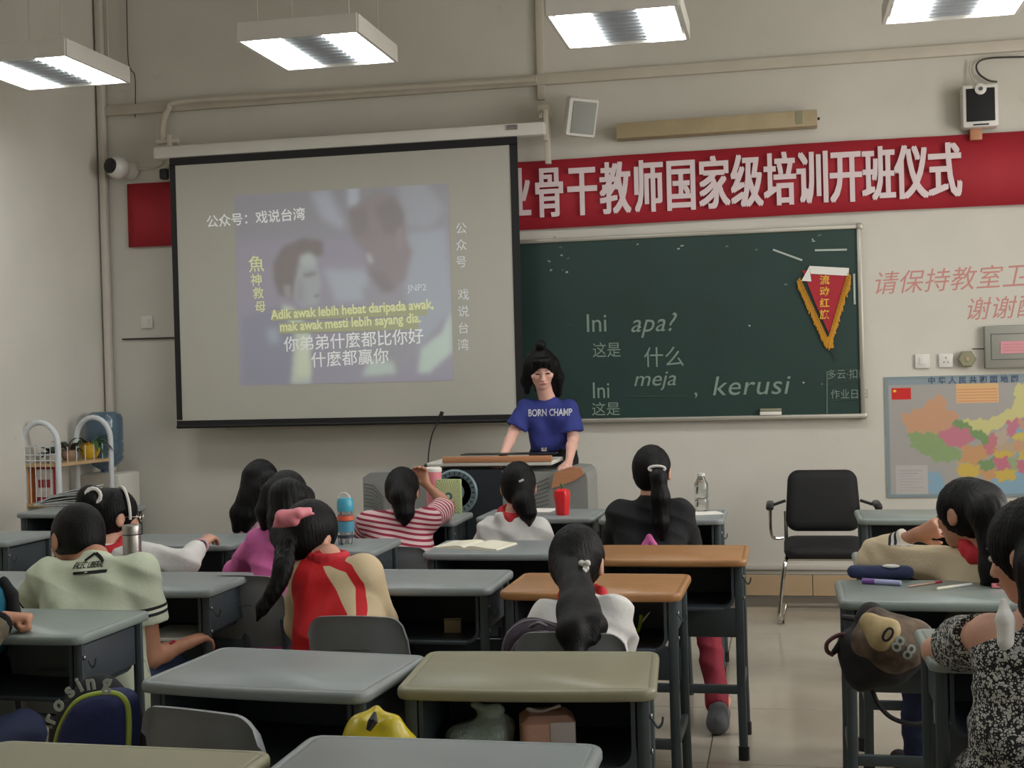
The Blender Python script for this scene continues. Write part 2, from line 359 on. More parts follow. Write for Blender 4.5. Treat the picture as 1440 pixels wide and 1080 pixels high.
MB().box((0, 0, .012), (.135, .045, .022), bev=.003).obj('felt_pad', 'paper', er); MB().box((0, 0, .033), (.135, .045, .02), bev=.006).obj('handle', 'cream_plastic', er)

# pennant
pe = empty('pennant', (wp(1160, 380).x, YB_-.004, wp(1160, 380).z), .0, 'red triangular pennant with gold fringe and four gold characters', 'pennant')
def P2(px, py, dy=0): v = wp(px, py, YB_-.008)-Vector(pe.location); v.y += dy; return v
def flat(name, pts, m_, dy, par, th=.003, P=None):
    q = [(P or P2)(a, b, dy) for a, b in pts]; n = len(q); mb = MB(); back = [v+Vector((0, th, 0)) for v in q]
    mb.add(q+back, [tuple(range(n)), tuple(range(n, 2*n))[::-1]]+[(i, i+n, (i+1) % n+n, (i+1) % n) for i in range(n)]); return mb.obj(name, m_, par, smooth=False)
flat('cloth', [(1128, 380), (1194, 384), (1186, 425), (1168, 474), (1148, 430)], 'red_cloth', 0, pe)
mb = MB()
for (p, q, cnt) in (((1124, 393), (1163, 478), 34), ((1193, 386), (1165, 480), 34)):
    for i in range(cnt):
        t = i/(cnt-1); a = P2(p[0]+(q[0]-p[0])*t, p[1]+(q[1]-p[1])*t, -.004); s = -1 if p[0] < 1150 else 1
        mb.tube([a+Vector((-s*.006, 0, .008)), a+Vector((s*.012*(1-t*.6), -.002, -.012)), a+Vector((s*random.uniform(.002, .02)*(1-t*.5), 0, -.055))], .0045, 4)
for i in range(8): a = P2(1160+i*1.3, 474, -.004); mb.tube([a, a+Vector((.01, 0, -.07))], .004, 4)
mb.obj('fringe', 'gold_fringe', pe)
flat('header', [(1138, 374), (1194, 377), (1193, 388), (1140, 385)], 'paper', -.006, pe); flat('folded_corner', [(1138, 375), (1141, 396), (1127, 395)], 'paper', -.009, pe)
mb = MB().tube([P2(1168, 490, -.002), P2(1172, 500, -.002), P2(1175, 508, -.002)], .003, 5); mb.obj('cord', 'wire', pe)
for i, ch in enumerate('流动红旗'):
    q = P2(1152.5, 399+i*16.2, -.003); text_mesh(ch, .062, 'gold_ink', Matrix.Translation(q) @ WALLROT, 'character', pe, bold=.0012)

# ---------------------------------------------------------------- projection screen
YS = YW-.28
s1, s2, s3, s4 = [Vector(atY(a, b, YS)) for a, b in ((240, 224), (730, 191), (735, 590), (248, 601))]
sxl, sxr, szt, szb = (s1.x+s4.x)/2, (s2.x+s3.x)/2, (s1.z+s2.z)/2, (s3.z+s4.z)/2
scr = empty('projection_screen', ((sxl+sxr)/2, YS, szb), 0, 'large pull-down projection screen with black border showing a subtitled video', 'screen')
sw, sh = sxr-sxl, szt-szb
MB().box((0, 0, sh/2), (sw-.02, .004, sh-.02)).obj('screen_fabric', 'screen_fabric', scr, smooth=False)
for (c, d) in (((0, -.003, sh-.025), (sw, .006, .05)), ((0, -.003, .02), (sw, .006, .04)), ((-sw/2+.02, -.003, sh/2), (.04, .006, sh-.09)), ((sw/2-.025, -.003, sh/2), (.05, .006, sh-.09))):
    MB().box(c, d).obj('border', 'screen_border', scr, smooth=False)
MB().tube([(-sw/2, 0, 0), (sw/2, 0, 0)], .014, 10).obj('weight_bar', 'screen_border', scr)
MB().box((.03, .04, sh+.045), (sw+.30, .09, .085), bev=.015).obj('housing', 'white_enamel', scr)
MB().box((sw/2-.03, .035, sh+.06), (.07, .1, .03), bev=.003).obj('end_clip', 'bolt', scr)
for bx in (-sw/2-.04, sw/2+.16):
    m = MB(); m.box((bx, .06, sh+.13), (.16 if bx < 0 else .05, .03, .03), bev=.004); m.box((bx, .17, sh+.14), (.03, .24, .03), bev=.004); m.box((bx+.02, .05, sh+.07), (.03, .03, .2), bev=.004)
    if bx > 0: m.box((bx+.02, .1, sh+.02), (.035, .04, .38), bev=.004); m.box((bx+.0, .1, sh+.17), (.08, .06, .08), bev=.01)
    m.obj('bracket', 'conduit', scr)
# the projected picture: painted raster on the screen, fixed at its real place
def raster(name, W, H, nx, nz, fn, m_, T, parent):
    u, v = np.meshgrid(np.linspace(0, 1, nx), np.linspace(0, 1, nz)); col = fn(u, v)
    co = np.stack([(u-.5)*W, np.zeros_like(u), (.5-v)*H], -1).reshape(-1, 3)
    i = np.arange(nx*nz).reshape(nz, nx); q = np.stack([i[1:, :-1], i[1:, 1:], i[:-1, 1:], i[:-1, :-1]], -1).reshape(-1, 4)
    me = bpy.data.meshes.new(name); set_mesh(me, co, q); me.transform(T); ca = me.color_attributes.new('Col', 'FLOAT_COLOR', 'POINT')
    c = np.ones((nx*nz, 4)); cc = col.reshape(-1, 3)/255.; c[:, :3] = np.where(cc <= .04045, cc/12.92, ((cc+.055)/1.055)**2.4); ca.data.foreach_set('color', c.ravel()); me.materials.append(m_)
    o = bpy.data.objects.new(name, me); COL.objects.link(o)
    if parent is not None: o.parent = parent
    return o
def set_mesh(me, V, Q):
    me.vertices.add(len(V)); me.vertices.foreach_set('co', np.ascontiguousarray(V, dtype=np.float32).ravel())
    me.loops.add(Q.size); me.loops.foreach_set('vertex_index', np.ascontiguousarray(Q, dtype=np.int32).ravel())
    me.polygons.add(len(Q)); me.polygons.foreach_set('loop_start', np.arange(0, Q.size, Q.shape[1], dtype=np.int32)); me.update(); me.validate()
def inpoly(u, v, poly):
    r = np.zeros(u.shape, bool); n = len(poly)
    for i in range(n):
        x1, y1 = poly[i]; x2, y2 = poly[(i+1) % n]
        if y1 == y2: continue
        r ^= ((y1 > v) != (y2 > v)) & (u < (x2-x1)*(v-y1)/(y2-y1)+x1)
    return r
def blur(a, k):
    for _ in range(k):
        p = np.pad(a, ((1, 1), (1, 1)), 'edge'); a = (p[:-2, 1:-1]+p[2:, 1:-1]+p[1:-1, :-2]+p[1:-1, 2:]+2*p[1:-1, 1:-1])/6
    return a
def video(u, v):
    BL = 3
    X = 180+u*1110; Y = 80+v*960; out = np.zeros(u.shape+(3,)); out[:] = (158, 158, 172); out[..., 1] -= 3
    def put(poly, c, k=3, a=1.0):
        msk = blur(inpoly(X, Y, poly).astype(float), k*BL)[..., None]*a; out[:] = out*(1-msk)+np.array(c)*msk
    put([(180, 100), (660, 80), (1290, 60), (1290, 300), (180, 310)], (153, 153, 163), 8)
    put([(580, 90), (680, 80), (760, 250), (740, 280), (640, 220)], (176, 182, 198), 8); put([(775, 80), (835, 75), (835, 165), (775, 165)], (186, 194, 208), 4)
    put([(1030, 70), (1170, 60), (1270, 200), (1200, 290), (1070, 280)], (166, 170, 182), 8)
    put([(640, 470), (860, 480), (890, 640), (700, 640)], (176, 184, 196), 8)
    put([(1080, 310), (1270, 300), (1290, 700), (1100, 900), (900, 700), (1050, 560)], (168, 176, 188), 6)
    put([(840, 560), (1050, 560), (1130, 900), (1000, 1000), (640, 900), (850, 700)], (158, 158, 168), 8)
    # right figure, dark hair and face bending down
    put([(780, 190), (850, 140), (930, 100), (1020, 130), (1060, 220), (1060, 330), (1100, 400), (1060, 540), (980, 600), (900, 550), (870, 480), (860, 400), (800, 330)], (150, 142, 148), 4)
    put([(780, 190), (870, 170), (880, 300), (800, 320)], (140, 134, 138), 5); put([(910, 180), (1000, 130), (1060, 210), (1050, 320), (960, 310)], (138, 132, 136), 5)
    put([(870, 480), (960, 500), (1010, 590), (940, 600)], (140, 135, 140), 4); put([(1020, 290), (1060, 280), (1050, 390), (1020, 380)], (160, 150, 152), 3)
    put([(860, 395), (890, 410), (900, 450), (875, 450)], (184, 190, 196), 2)
    # left figure
    put([(375, 430), (430, 350), (540, 310), (640, 330), (640, 400), (540, 420), (500, 520), (480, 610), (400, 590), (375, 510)], (133, 126, 128), 3)
    put([(500, 480), (520, 410), (570, 385), (605, 420), (610, 470), (630, 540), (615, 570), (620, 610), (600, 650), (520, 650), (480, 600)], (172, 178, 184), 3)
    put([(520, 400), (570, 388), (600, 420), (590, 460), (530, 450)], (186, 194, 196), 4); put([(530, 490), (600, 480), (600, 498), (540, 508)], (138, 134, 138), 2); put([(585, 595), (615, 592), (612, 606), (588, 606)], (142, 134, 138), 1)
    put([(425, 540), (465, 540), (470, 610), (435, 605)], (160, 158, 162), 2); put([(500, 520), (530, 520), (540, 640), (490, 620)], (158, 160, 168), 5)
    put([(200, 700), (420, 640), (520, 700), (560, 1040), (200, 1040)], (146, 147, 166), 6)
    put([(410, 635), (470, 650), (560, 760), (560, 1040), (450, 1040), (480, 800)], (196, 208, 196), 3); put([(500, 800), (550, 800), (560, 1000), (480, 1000)], (214, 222, 200), 4)
    put([(1285, 700), (1290, 900), (1170, 1000), (1110, 1000), (1130, 880), (1240, 800)], (196, 214, 206), 4); put([(820, 1010), (870, 920), (990, 940), (1000, 1000)], (190, 206, 200), 4)
    put([(330, 760), (390, 750), (400, 830), (340, 830)], (166, 176, 192), 6)
    out = 164+(out-164)*.85; out[..., 2] -= 2; return out*1.12
p, q = atY(330, 275, YS), atY(638, 535, YS)
pic = raster('projected_picture', q[0]-p[0], p[2]-q[2], 190, 160, video, paint_mat('projected_light', .8), Matrix.Translation(((p[0]+q[0])/2-scr.location.x, -.004, (p[2]+q[2])/2-szb)), scr)
def cap(txt, px, py, h, mt, bold=0, sx=1, rot=.03, al='LEFT', sp=1.0, nm='subtitle'):
    p = Vector(atY(px, py, YS))-Vector(scr.location); return text_mesh(txt, h, mt, Matrix.Translation((p.x, -.0065, p.z)) @ WALLROT @ Matrix.Rotation(rot, 4, 'Z'), nm, scr, bold=bold, sx=sx, align=al, depth=.0003, spacing=sp)
mat('caption_white', (246, 248, 246), .8, emit=((240, 245, 245), .05)); mat('caption_yellow', (236, 240, 186), .8, emit=((230, 240, 180), .04)); mat('caption_grey', (232, 234, 236), .8, emit=((230, 235, 240), .03)); mat('caption_band', (190, 194, 158), .8)
for (a, b, c, d) in ((382, 455, 600, 435), (393, 472, 588, 455)):
    p, q = Vector(atY(a, b-8, YS)), Vector(atY(c, d-2, YS)); o = MB().box(((p.x+q.x)/2-scr.location.x, -.0055, (p.z+q.z)/2-szb), (q.x-p.x, .001, .07)).obj('subtitle_band', 'caption_band', scr, smooth=False)
cap('公众号：戏说台湾', 291, 319, .088, 'caption_white', .0012, 1.0); cap('Adik awak lebih hebat daripada awak,', 382, 449, .088, 'caption_yellow', .0022, .84); cap('mak awak mesti lebih sayang dia.', 394, 466, .088, 'caption_yellow', .0022, .84)
cap('你弟弟什麼都比你好', 400, 493, .108, 'caption_white', .0008, 1.0, sp=.985); cap('什麼都贏你', 438, 515, .108, 'caption_white', .0008, 1.0); cap('JNP2', 574, 410, .062, 'caption_grey', 0, 1.0)
for i, ch in enumerate('公众号'): cap(ch, 641, 328+i*23.5, .078, 'caption_grey', 0)
for i, ch in enumerate('戏说台湾'): cap(ch, 644, 421+i*23.5, .078, 'caption_grey', 0)
for i, ch in enumerate('魚神救母'): cap(ch, 350+i*3, [381, 401, 419, 438][i], [.115, .085, .08, .08][i], 'caption_yellow', .001)

# ---------------------------------------------------------------- ceiling lamps
def lamp():
    L_ = empty('pendant_lamp', (0, 0, 3.15), 0)
    m = MB(); W2, D2, H2 = .62, .66, .085
    for sx in (-1, 1): m.box((sx*W2/2, 0, H2/2), (.018, D2, H2+.004)); m.box((0, sx*D2/2, H2/2), (W2, .018, H2+.004))
    m.box((0, 0, H2), (W2, D2, .012)); m.obj('housing', 'white_enamel', L_, smooth=False)
    for sx in (-1, 1):
        MB().box((sx*.195, 0, .03), (.175, D2-.03, .012)).obj('tube_trough', 'lamp_reflector', L_, smooth=False)
        MB().box((sx*.195, 0, .012), (.165, D2-.035, .012), bev=.004).obj('light_panel', 'lamp_tube', L_, smooth=False)
    m = MB().box((0, 0, .018), (.215, D2-.03, .01))
    for k in range(9): m.box((0, -D2/2+.07+k*.065, .008), (.212, .006, .014))
    m.obj('louvre', 'lamp_reflector', L_, smooth=False)
    for sx in (-1, 1):
        for sy in (-1, 1): MB().tube([(sx*.24, sy*.24, H2), (sx*.24, sy*.24, ZC-3.15)], .004, 6).obj('hanger_rod', 'conduit', L_)
    return L_
lp = lamp(); first = True
labs = ['square twin-tube pendant lamp at top left, cut by the frame edge', 'square twin-tube pendant lamp above the projection screen', 'square twin-tube pendant lamp above the small white speaker', 'square twin-tube pendant lamp at top right corner']
for i, X in enumerate((-3.86, -2.30, -.745, .84)):
    o = lp if i == 0 else copy_tree(lp); o.location = (X, 6.44, 3.15); tag(o, labs[i], 'lamp', 'pendant lamps over the front rows')
for X, xa in ((-3.1, 'left'), (-.75, 'middle'), (1.6, 'right')):
    for Y_, ya in ((3.4, 'middle rows'),):
        o = copy_tree(lp); o.location = (X, Y_, 3.15); tag(o, 'pendant lamp out of view, %s one over the %s' % (xa, ya), 'lamp', 'pendant lamps over the back rows')

# ---------------------------------------------------------------- desks
def make_desk(topmat):
    d = empty('student_desk', (0, 0, 0))
    w_, dp, Z = .60, .41, .755
    o = rrect(w_, dp, .036, 5, .014)
    MB().slab(o, [(.010, Z-.028), (.003, Z-.026), (.0, Z-.020), (.0, Z-.009), (.0025, Z-.003), (.007, Z), (.017, Z), (.0185, Z-.0012), (.020, Z-.0012), (.0215, Z)]).obj('desktop', topmat, d, ang=60)
    # book tray: open to the user, rounded bottom corners
    tw, td, th = .50, .33, .165; zt = Z-.029; sec = []
    def U(w2, zb, r, n=5):
        pts = [(-w2, zt)]
        for k in range(n+1): a = PI+PI/2*k/n; pts.append((-w2+r+r*math.cos(a), zb+r+r*math.sin(a)))
        for k in range(n+1): a = -PI/2+PI/2*k/n; pts.append((w2-r+r*math.cos(a), zb+r+r*math.sin(a)))
        pts.append((w2, zt)); return pts
    Uo = U(tw/2, zt-th, .045); Ui = U(tw/2-.010, zt-th+.010, .038); n = len(Uo); vs = []; fs = []
    for y_ in (-td/2-.01, td/2):
        for (x, z) in Uo: vs.append((x, y_, z))
        for (x, z) in Ui: vs.append((x, y_, z))
    for i in range(n-1):
        fs += [(i, i+1, 2*n+i+1, 2*n+i), (n+i, 3*n+i, 3*n+i+1, n+i+1), (i, n+i, n+i+1, i+1), (2*n+i, 2*n+i+1, 3*n+i+1, 3*n+i)]
    m = MB().add(vs, fs); m.add([(x, td/2-.006, z) for x, z in Uo], [tuple(range(n))]); m.add([(x, td/2, z) for x, z in Uo], [tuple(range(n))[::-1]])
    m.box((0, -td/2-.012, zt-th+.004), (tw-.08, .012, .014), bev=.004); m.obj('book_tray', 'tray', d, ang=50)
    for sx in (-1, 1):
        for sy in (-1, 1):
            l = MB().tube([(sx*.268, sy*.165, zt+.003), (sx*.268, sy*.168, .3), (sx*.268+sx*.004, sy*.175, .03)], [.0165]*3, 10, flat=.75).obj('leg', 'steel_paint', d)
            MB().tube([(sx*.272, sy*.175, .05), (sx*.272, sy*.175, 0)], .020, 10, flat=.8).obj('foot_cap', 'black_cap', l)
        MB().box((sx*.268, 0, .26), (.022, .33, .035), bev=.006).obj('side_bar', 'steel_paint', d)
        MB().box((sx*.262, 0, zt-.07), (.012, .30, .12), bev=.004).obj('side_panel', 'tray', d)
    MB().box((0, -.165, .262), (.53, .022, .034), bev=.006).obj('foot_rail', 'steel_paint', d)
    MB().box((0, .165, .45), (.53, .018, .12), bev=.006).obj('back_rail', 'steel_paint', d)
    for zz in (zt-.04, zt-.12): MB().ell((.286, -.165, zz), (.004, .007, .007), 6).obj('bolt', 'bolt', d)
    MB().tube(smooth_path([(.288, -.15, zt-.05), (.300, -.15, zt-.070), (.310, -.15, zt-.06), (.312, -.15, zt-.045)], 4), .003, 6).obj('bag_hook', 'steel_paint', d)
    return d
protos = {}
def corner_pose(fl=None, fr=None, ang=None):
    Z = .755
    if fl and fr:
        a, b = atz(*fl, Z), atz(*fr, Z); th = math.atan2(b[1]-a[1], b[0]-a[0]); c = (a+b)/2
    else:
        th = ang or 0
        if fl: a = atz(*fl, Z); c = a+np.array([math.cos(th), math.sin(th), 0])*.30
        else: b = atz(*fr, Z); c = b-np.array([math.cos(th), math.sin(th), 0])*.30
    return c[0]-math.sin(th)*.20, c[1]+math.cos(th)*.20, th
DESKS = {}
G1 = 'student desks standing in rows'
def desk(key, topm, label, fl=None, fr=None, ang=0, xy=None):
    if topm not in protos: o = protos[topm] = make_desk(topm)
    else: o = copy_tree(protos[topm])
    x, y_, th = xy if xy else corner_pose(fl, fr, ang)
    o.location = (x, y_, 0); o.rotation_euler = (0, 0, th); tag(o, label, 'desk', G1); DESKS[key] = (x, y_, th); return o
g_, c_, w_, gg = 'grey_plastic', 'cream_plastic', 'orange_wood', 'grey_green_plastic'
desk('A', g_, 'grey-topped student desk in the nearest row, cut by the bottom edge right of centre', xy=(-.655, 2.30, .0))
desk('B', c_, 'cream-topped student desk at the bottom left edge of the picture', xy=(-1.285, 2.185, -.02))
desk('C', g_, 'grey-topped student desk behind the empty chair, left of the cream one', (192, 958), (515, 975))
desk('D', c_, 'cream-topped student desk with plastic bags and tissue pack in its tray', (550, 968), (928, 970))
desk('E', gg, 'grey-topped student desk under the fist at the left edge', fr=(115, 895), ang=-.03)
desk('F', g_, 'grey-topped student desk carrying the steel thermos flask', fr=(296, 830))
desk('F2', g_, 'grey-topped student desk left of the boy in pale green, mostly hidden', xy=(-2.92, 4.36, 0))
desk('G', g_, 'grey-topped student desk in front of the red and cream jacket', fr=(690, 827))
desk('H', w_, 'orange wood-topped student desk behind the long white-shirted ponytail girl', (700, 832), (958, 835))
desk('I', g_, 'grey-topped student desk with the open notebook', fl=(592, 778))
desk('J', w_, 'orange wood-topped student desk farther back, beside the aisle', fr=(1050, 787))
desk('K', g_, 'grey-topped student desk with the blue water bottle', fr=(527, 775), ang=.0)
desk('L', g_, 'grey-topped student desk under the outstretched hand with a watch', fr=(327, 766), ang=.05)
desk('M', g_, 'grey-topped student desk in front row with the green patterned box', fr=(640, 733))
desk('N', g_, 'grey-topped student desk in front row with the red pepper-shaped cup', (668, 728), (835, 728))
desk('O', g_, 'grey-topped student desk in front row with the clear bottle', fr=(1018, 730))
desk('P', g_, 'grey-topped student desk at far left carrying piled newspapers', xy=(-3.93, 6.80, 0))
desk('Q', g_, 'grey-topped student desk at left edge in front of the newspaper desk', xy=(-3.80, 5.62, -.04))
desk('R', gg, 'grey-green desk beside the black office chair', fl=(1207, 730))
desk('S', gg, 'grey-green desk under the arms of the beige-jacket girl', fl=(1205, 798))
desk('T', gg, 'grey-green desk with pencil case and pens', fl=(1180, 845))
desk('U', gg, 'grey-green desk at the right edge by the speckled dress', fl=(1306, 930))

# ---------------------------------------------------------------- plastic chairs
def make_chair():
    c = empty('plastic_chair', (0, 0, 0))
    # backrest: curved shell at the -y side; seat in front
    def shell(u0, u1, v0, v1, fn, th, nu=14, nv=10, r=.2):
        vs = []; fs = []
        for k, off in enumerate((0, th)):
            for j in range(nv+1):
                v = v0+(v1-v0)*j/nv
                for i in range(nu+1):
                    u = u0+(u1-u0)*i/nu; vs.append(fn(u, v, off))
        S = (nu+1)*(nv+1)
        for j in range(nv):
            for i in range(nu): a = j*(nu+1)+i; fs.append((a, a+nu+1, a+nu+2, a+1)); fs.append((S+a, S+a+1, S+a+nu+2, S+a+nu+1))
        def rim(idx):
            for a, b in zip(idx, idx[1:]): fs.append((a, b, b+S, a+S))
        rim([i for i in range(nu+1)]); rim([(j)*(nu+1)+nu for j in range(nv+1)]); rim([nv*(nu+1)+nu-i for i in range(nu+1)]); rim([(nv-j)*(nu+1) for j in range(nv+1)])
        return MB().add(vs, fs)
    W2 = .172
    def back(u, v, o):
        # superellipse corners at the top
        rc = .055; x = u*W2*(1-.06*v); ex = max(0, abs(u)*W2-(W2-rc))/rc; top = .258-.012*u*u-rc*(1-math.sqrt(max(0, 1-ex*ex)))
        z = .445+v*top; y_ = -.165-.045*v+.03*(u*u)+.02*(1-v)*(1-v)-o*1.0 - (.012 if v > .96 else 0)
        return (x, y_, z)
    shell(-1, 1, 0, 1, back, .012, 34, 14).obj('backrest', 'chair_plastic', c, ang=50)
    def seat(u, v, o):
        x = u*.175*(1-.10*v*v); y_ = -.15+.33*v; z = .425-.015*math.cos(u*1.5)+.02*(1-v)**4-.03*max(0, v-.8)*5*.4-o
        return (x, y_, z)
    shell(-1, 1, 0, 1, seat, .012, 14, 12).obj('seat', 'chair_plastic', c, ang=50)
    for sx in (-1, 1):
        MB().tube(smooth_path([(sx*.155, -.185, .55), (sx*.155, -.165, .43), (sx*.16, -.18, .2), (sx*.165, -.20, 0)], 4), .0115, 8).obj('leg', 'steel_paint', c)
        MB().tube(smooth_path([(sx*.155, .12, .41), (sx*.16, .14, .2), (sx*.165, .155, 0)], 4), .0115, 8).obj('leg', 'steel_paint', c)
        MB().tube([(sx*.157, -.17, .405), (sx*.157, .13, .405)], .010, 8).obj('seat_rail', 'steel_paint', c)
    MB().tube([(-.16, -.17, .25), (.16, -.17, .25)], .008, 8).obj('stretcher', 'steel_paint', c)
    MB().box((0, -.225, .60), (.10, .004, .006), bev=.001).obj('hand_slot', 'groove', c)
    return c
chp = make_chair(); CH = [0]
def chair(x, y_, rz, label, sz=1.0):
    o = chp if CH[0] == 0 else copy_tree(chp); CH[0] += 1
    o.location = (x, y_, 0); o.rotation_euler = (0, 0, rz); o.scale = (1, 1, sz); tag(o, label, 'chair', 'grey plastic student chairs'); return o
def chpx(px, py, Y, rz, label, sz=1.0):
    p = atY(px, py, Y); chair(p[0]-math.sin(rz)*.2, p[1]+.2*math.cos(rz), rz, label, sz)
chpx(501, 880, 3.92, 0, 'grey plastic chair behind the red and cream jacket girl', 1.035)
chpx(279, 1012, 2.70, -.24, 'empty grey plastic chair with its back towards the camera, lower left', 1.07)
chpx(802, 905, 3.60, 0, 'grey plastic chair with a dark backpack slung on it', 1.07)
chpx(338, 815, 4.50, .0, 'grey plastic chair left of the pink jacket girl, dark scuffed back', 1.08)
chpx(560, 1000, 3.35, .12, 'grey plastic chair just left of the cream desk, mostly hidden behind desks', .97)

# ================================================================ figures: signed-distance bodies meshed with surface nets
def V3(*a): return np.array(a if len(a) > 1 else a[0], dtype=float)
def unit(v): v = np.array(v, float); return v/(np.linalg.norm(v)+1e-12)
class SDF:
    def __init__(s, k=.02): s.p = []; s.k = k
    def cap(s, a, b, ra, rb, k=None, cuts=()): s.p.append(('c', V3(a), V3(b), ra, rb, s.k if k is None else k, cuts)); return s
    def chain(s, pts, rs, k=None):
        for i in range(len(pts)-1): s.cap(pts[i], pts[i+1], rs[i], rs[i+1], k)
        return s
    def ell(s, c, r, R=None, k=None): s.p.append(('e', V3(c), V3(r), np.eye(3) if R is None else R, s.k if k is None else k)); return s
    def sub(s, c, r, R=None, k=.01): s.p.append(('s', V3(c), V3(r), np.eye(3) if R is None else R, k)); return s
    def cut(s, p, n): s.p.append(('p', V3(p), unit(n))); return s          # removes the side the normal points to
    def box(s):
        lo = V3(9, 9, 9)*9; hi = -lo
        for q in s.p:
            if q[0] == 'c':
                r = max(q[3], q[4])
                for e in (q[1], q[2]): lo = np.minimum(lo, e-r); hi = np.maximum(hi, e+r)
            elif q[0] == 'e': r = q[2].max(); lo = np.minimum(lo, q[1]-r); hi = np.maximum(hi, q[1]+r)
        return lo, hi
    def field(s, h):
        lo, hi = s.box(); lo = lo-3*h; hi = hi+3*h; n = np.ceil((hi-lo)/h).astype(int)+1
        f = np.full(n, .2, np.float32); ax = [lo[i]+h*np.arange(n[i]) for i in range(3)]
        def sl(l, u): 
            a = np.maximum(0, np.floor((l-lo)/h).astype(int)); b = np.minimum(n, np.ceil((u-lo)/h).astype(int)+1); return tuple(slice(x, y) for x, y in zip(a, b))
        for q in s.p:
            if q[0] == 'p':
                d = (ax[0][:, None, None]-q[1][0])*q[2][0]+(ax[1][None, :, None]-q[1][1])*q[2][1]+(ax[2][None, None, :]-q[1][2])*q[2][2]; np.maximum(f, d, out=f); continue
            if q[0] == 'c': r = max(q[3], q[4])+q[5]+2*h; S = sl(np.minimum(q[1], q[2])-r, np.maximum(q[1], q[2])+r)
            else: r = q[2].max()+q[4]+2*h; S = sl(q[1]-r, q[1]+r)
            X = ax[0][S[0]][:, None, None]; Y = ax[1][S[1]][None, :, None]; Z = ax[2][S[2]][None, None, :]
            if X.size*Y.size*Z.size == 0: continue
            if q[0] == 'c':
                a, b = q[1], q[2]; ab = b-a; L2 = ab@ab+1e-12
                t = np.clip(((X-a[0])*ab[0]+(Y-a[1])*ab[1]+(Z-a[2])*ab[2])/L2, 0, 1)
                d = np.sqrt((X-a[0]-t*ab[0])**2+(Y-a[1]-t*ab[1])**2+(Z-a[2]-t*ab[2])**2)-(q[3]+(q[4]-q[3])*t)
                for (p, nn) in q[6]: d = np.maximum(d, (X-p[0])*nn[0]+(Y-p[1])*nn[1]+(Z-p[2])*nn[2])
                k = q[5]
            else:
                R = q[3]; x = X-q[1][0]; y = Y-q[1][1]; z = Z-q[1][2]
                lx = x*R[0, 0]+y*R[1, 0]+z*R[2, 0]; ly = x*R[0, 1]+y*R[1, 1]+z*R[2, 1]; lz = x*R[0, 2]+y*R[1, 2]+z*R[2, 2]
                e = q[2]; k0 = np.sqrt((lx/e[0])**2+(ly/e[1])**2+(lz/e[2])**2); k1 = np.sqrt((lx/e[0]**2)**2+(ly/e[1]**2)**2+(lz/e[2]**2)**2)+1e-9; d = k0*(k0-1)/k1; k = q[4]
            g = f[S]
            if q[0] == 's': d = -d; hh = np.clip(.5+.5*(d-g)/max(k, 1e-6), 0, 1); f[S] = g*(1-hh)+d*hh+k*hh*(1-hh)
            elif k <= 1e-6: f[S] = np.minimum(g, d)
            else: hh = np.clip(.5+.5*(g-d)/k, 0, 1); f[S] = g*(1-hh)+d*hh-k*hh*(1-hh)
        return f, lo
    def obj(s, name, m_, parent, h=.007, disp=None, attr=None, aname='tint', clip=None):
        f, lo = s.field(h)
        if clip is not None: pass
        V, Q = nets(f, lo, h)
        me = bpy.data.meshes.new(name); base = V3(parent.location) if parent is not None else V3(0, 0, 0)
        if disp is not None and len(V):
            set_mesh(me, V, Q); nr = np.zeros(len(V)*3, np.float32); me.vertex_normals.foreach_get('vector', nr); nr = nr.reshape(-1, 3)
            V = V+nr*disp(V)[:, None]; bpy.data.meshes.remove(me); me = bpy.data.meshes.new(name)
        set_mesh(me, V-base, Q)
        if attr is not None:
            at = me.attributes.new(aname, 'FLOAT', 'POINT'); at.data.foreach_set('value', np.asarray(attr(V), np.float32))
        me.shade_smooth(); me.materials.append(MATS[m_] if isinstance(m_, str) else m_)
        o = bpy.data.objects.new(name, me); COL.objects.link(o); o.parent = parent; return o
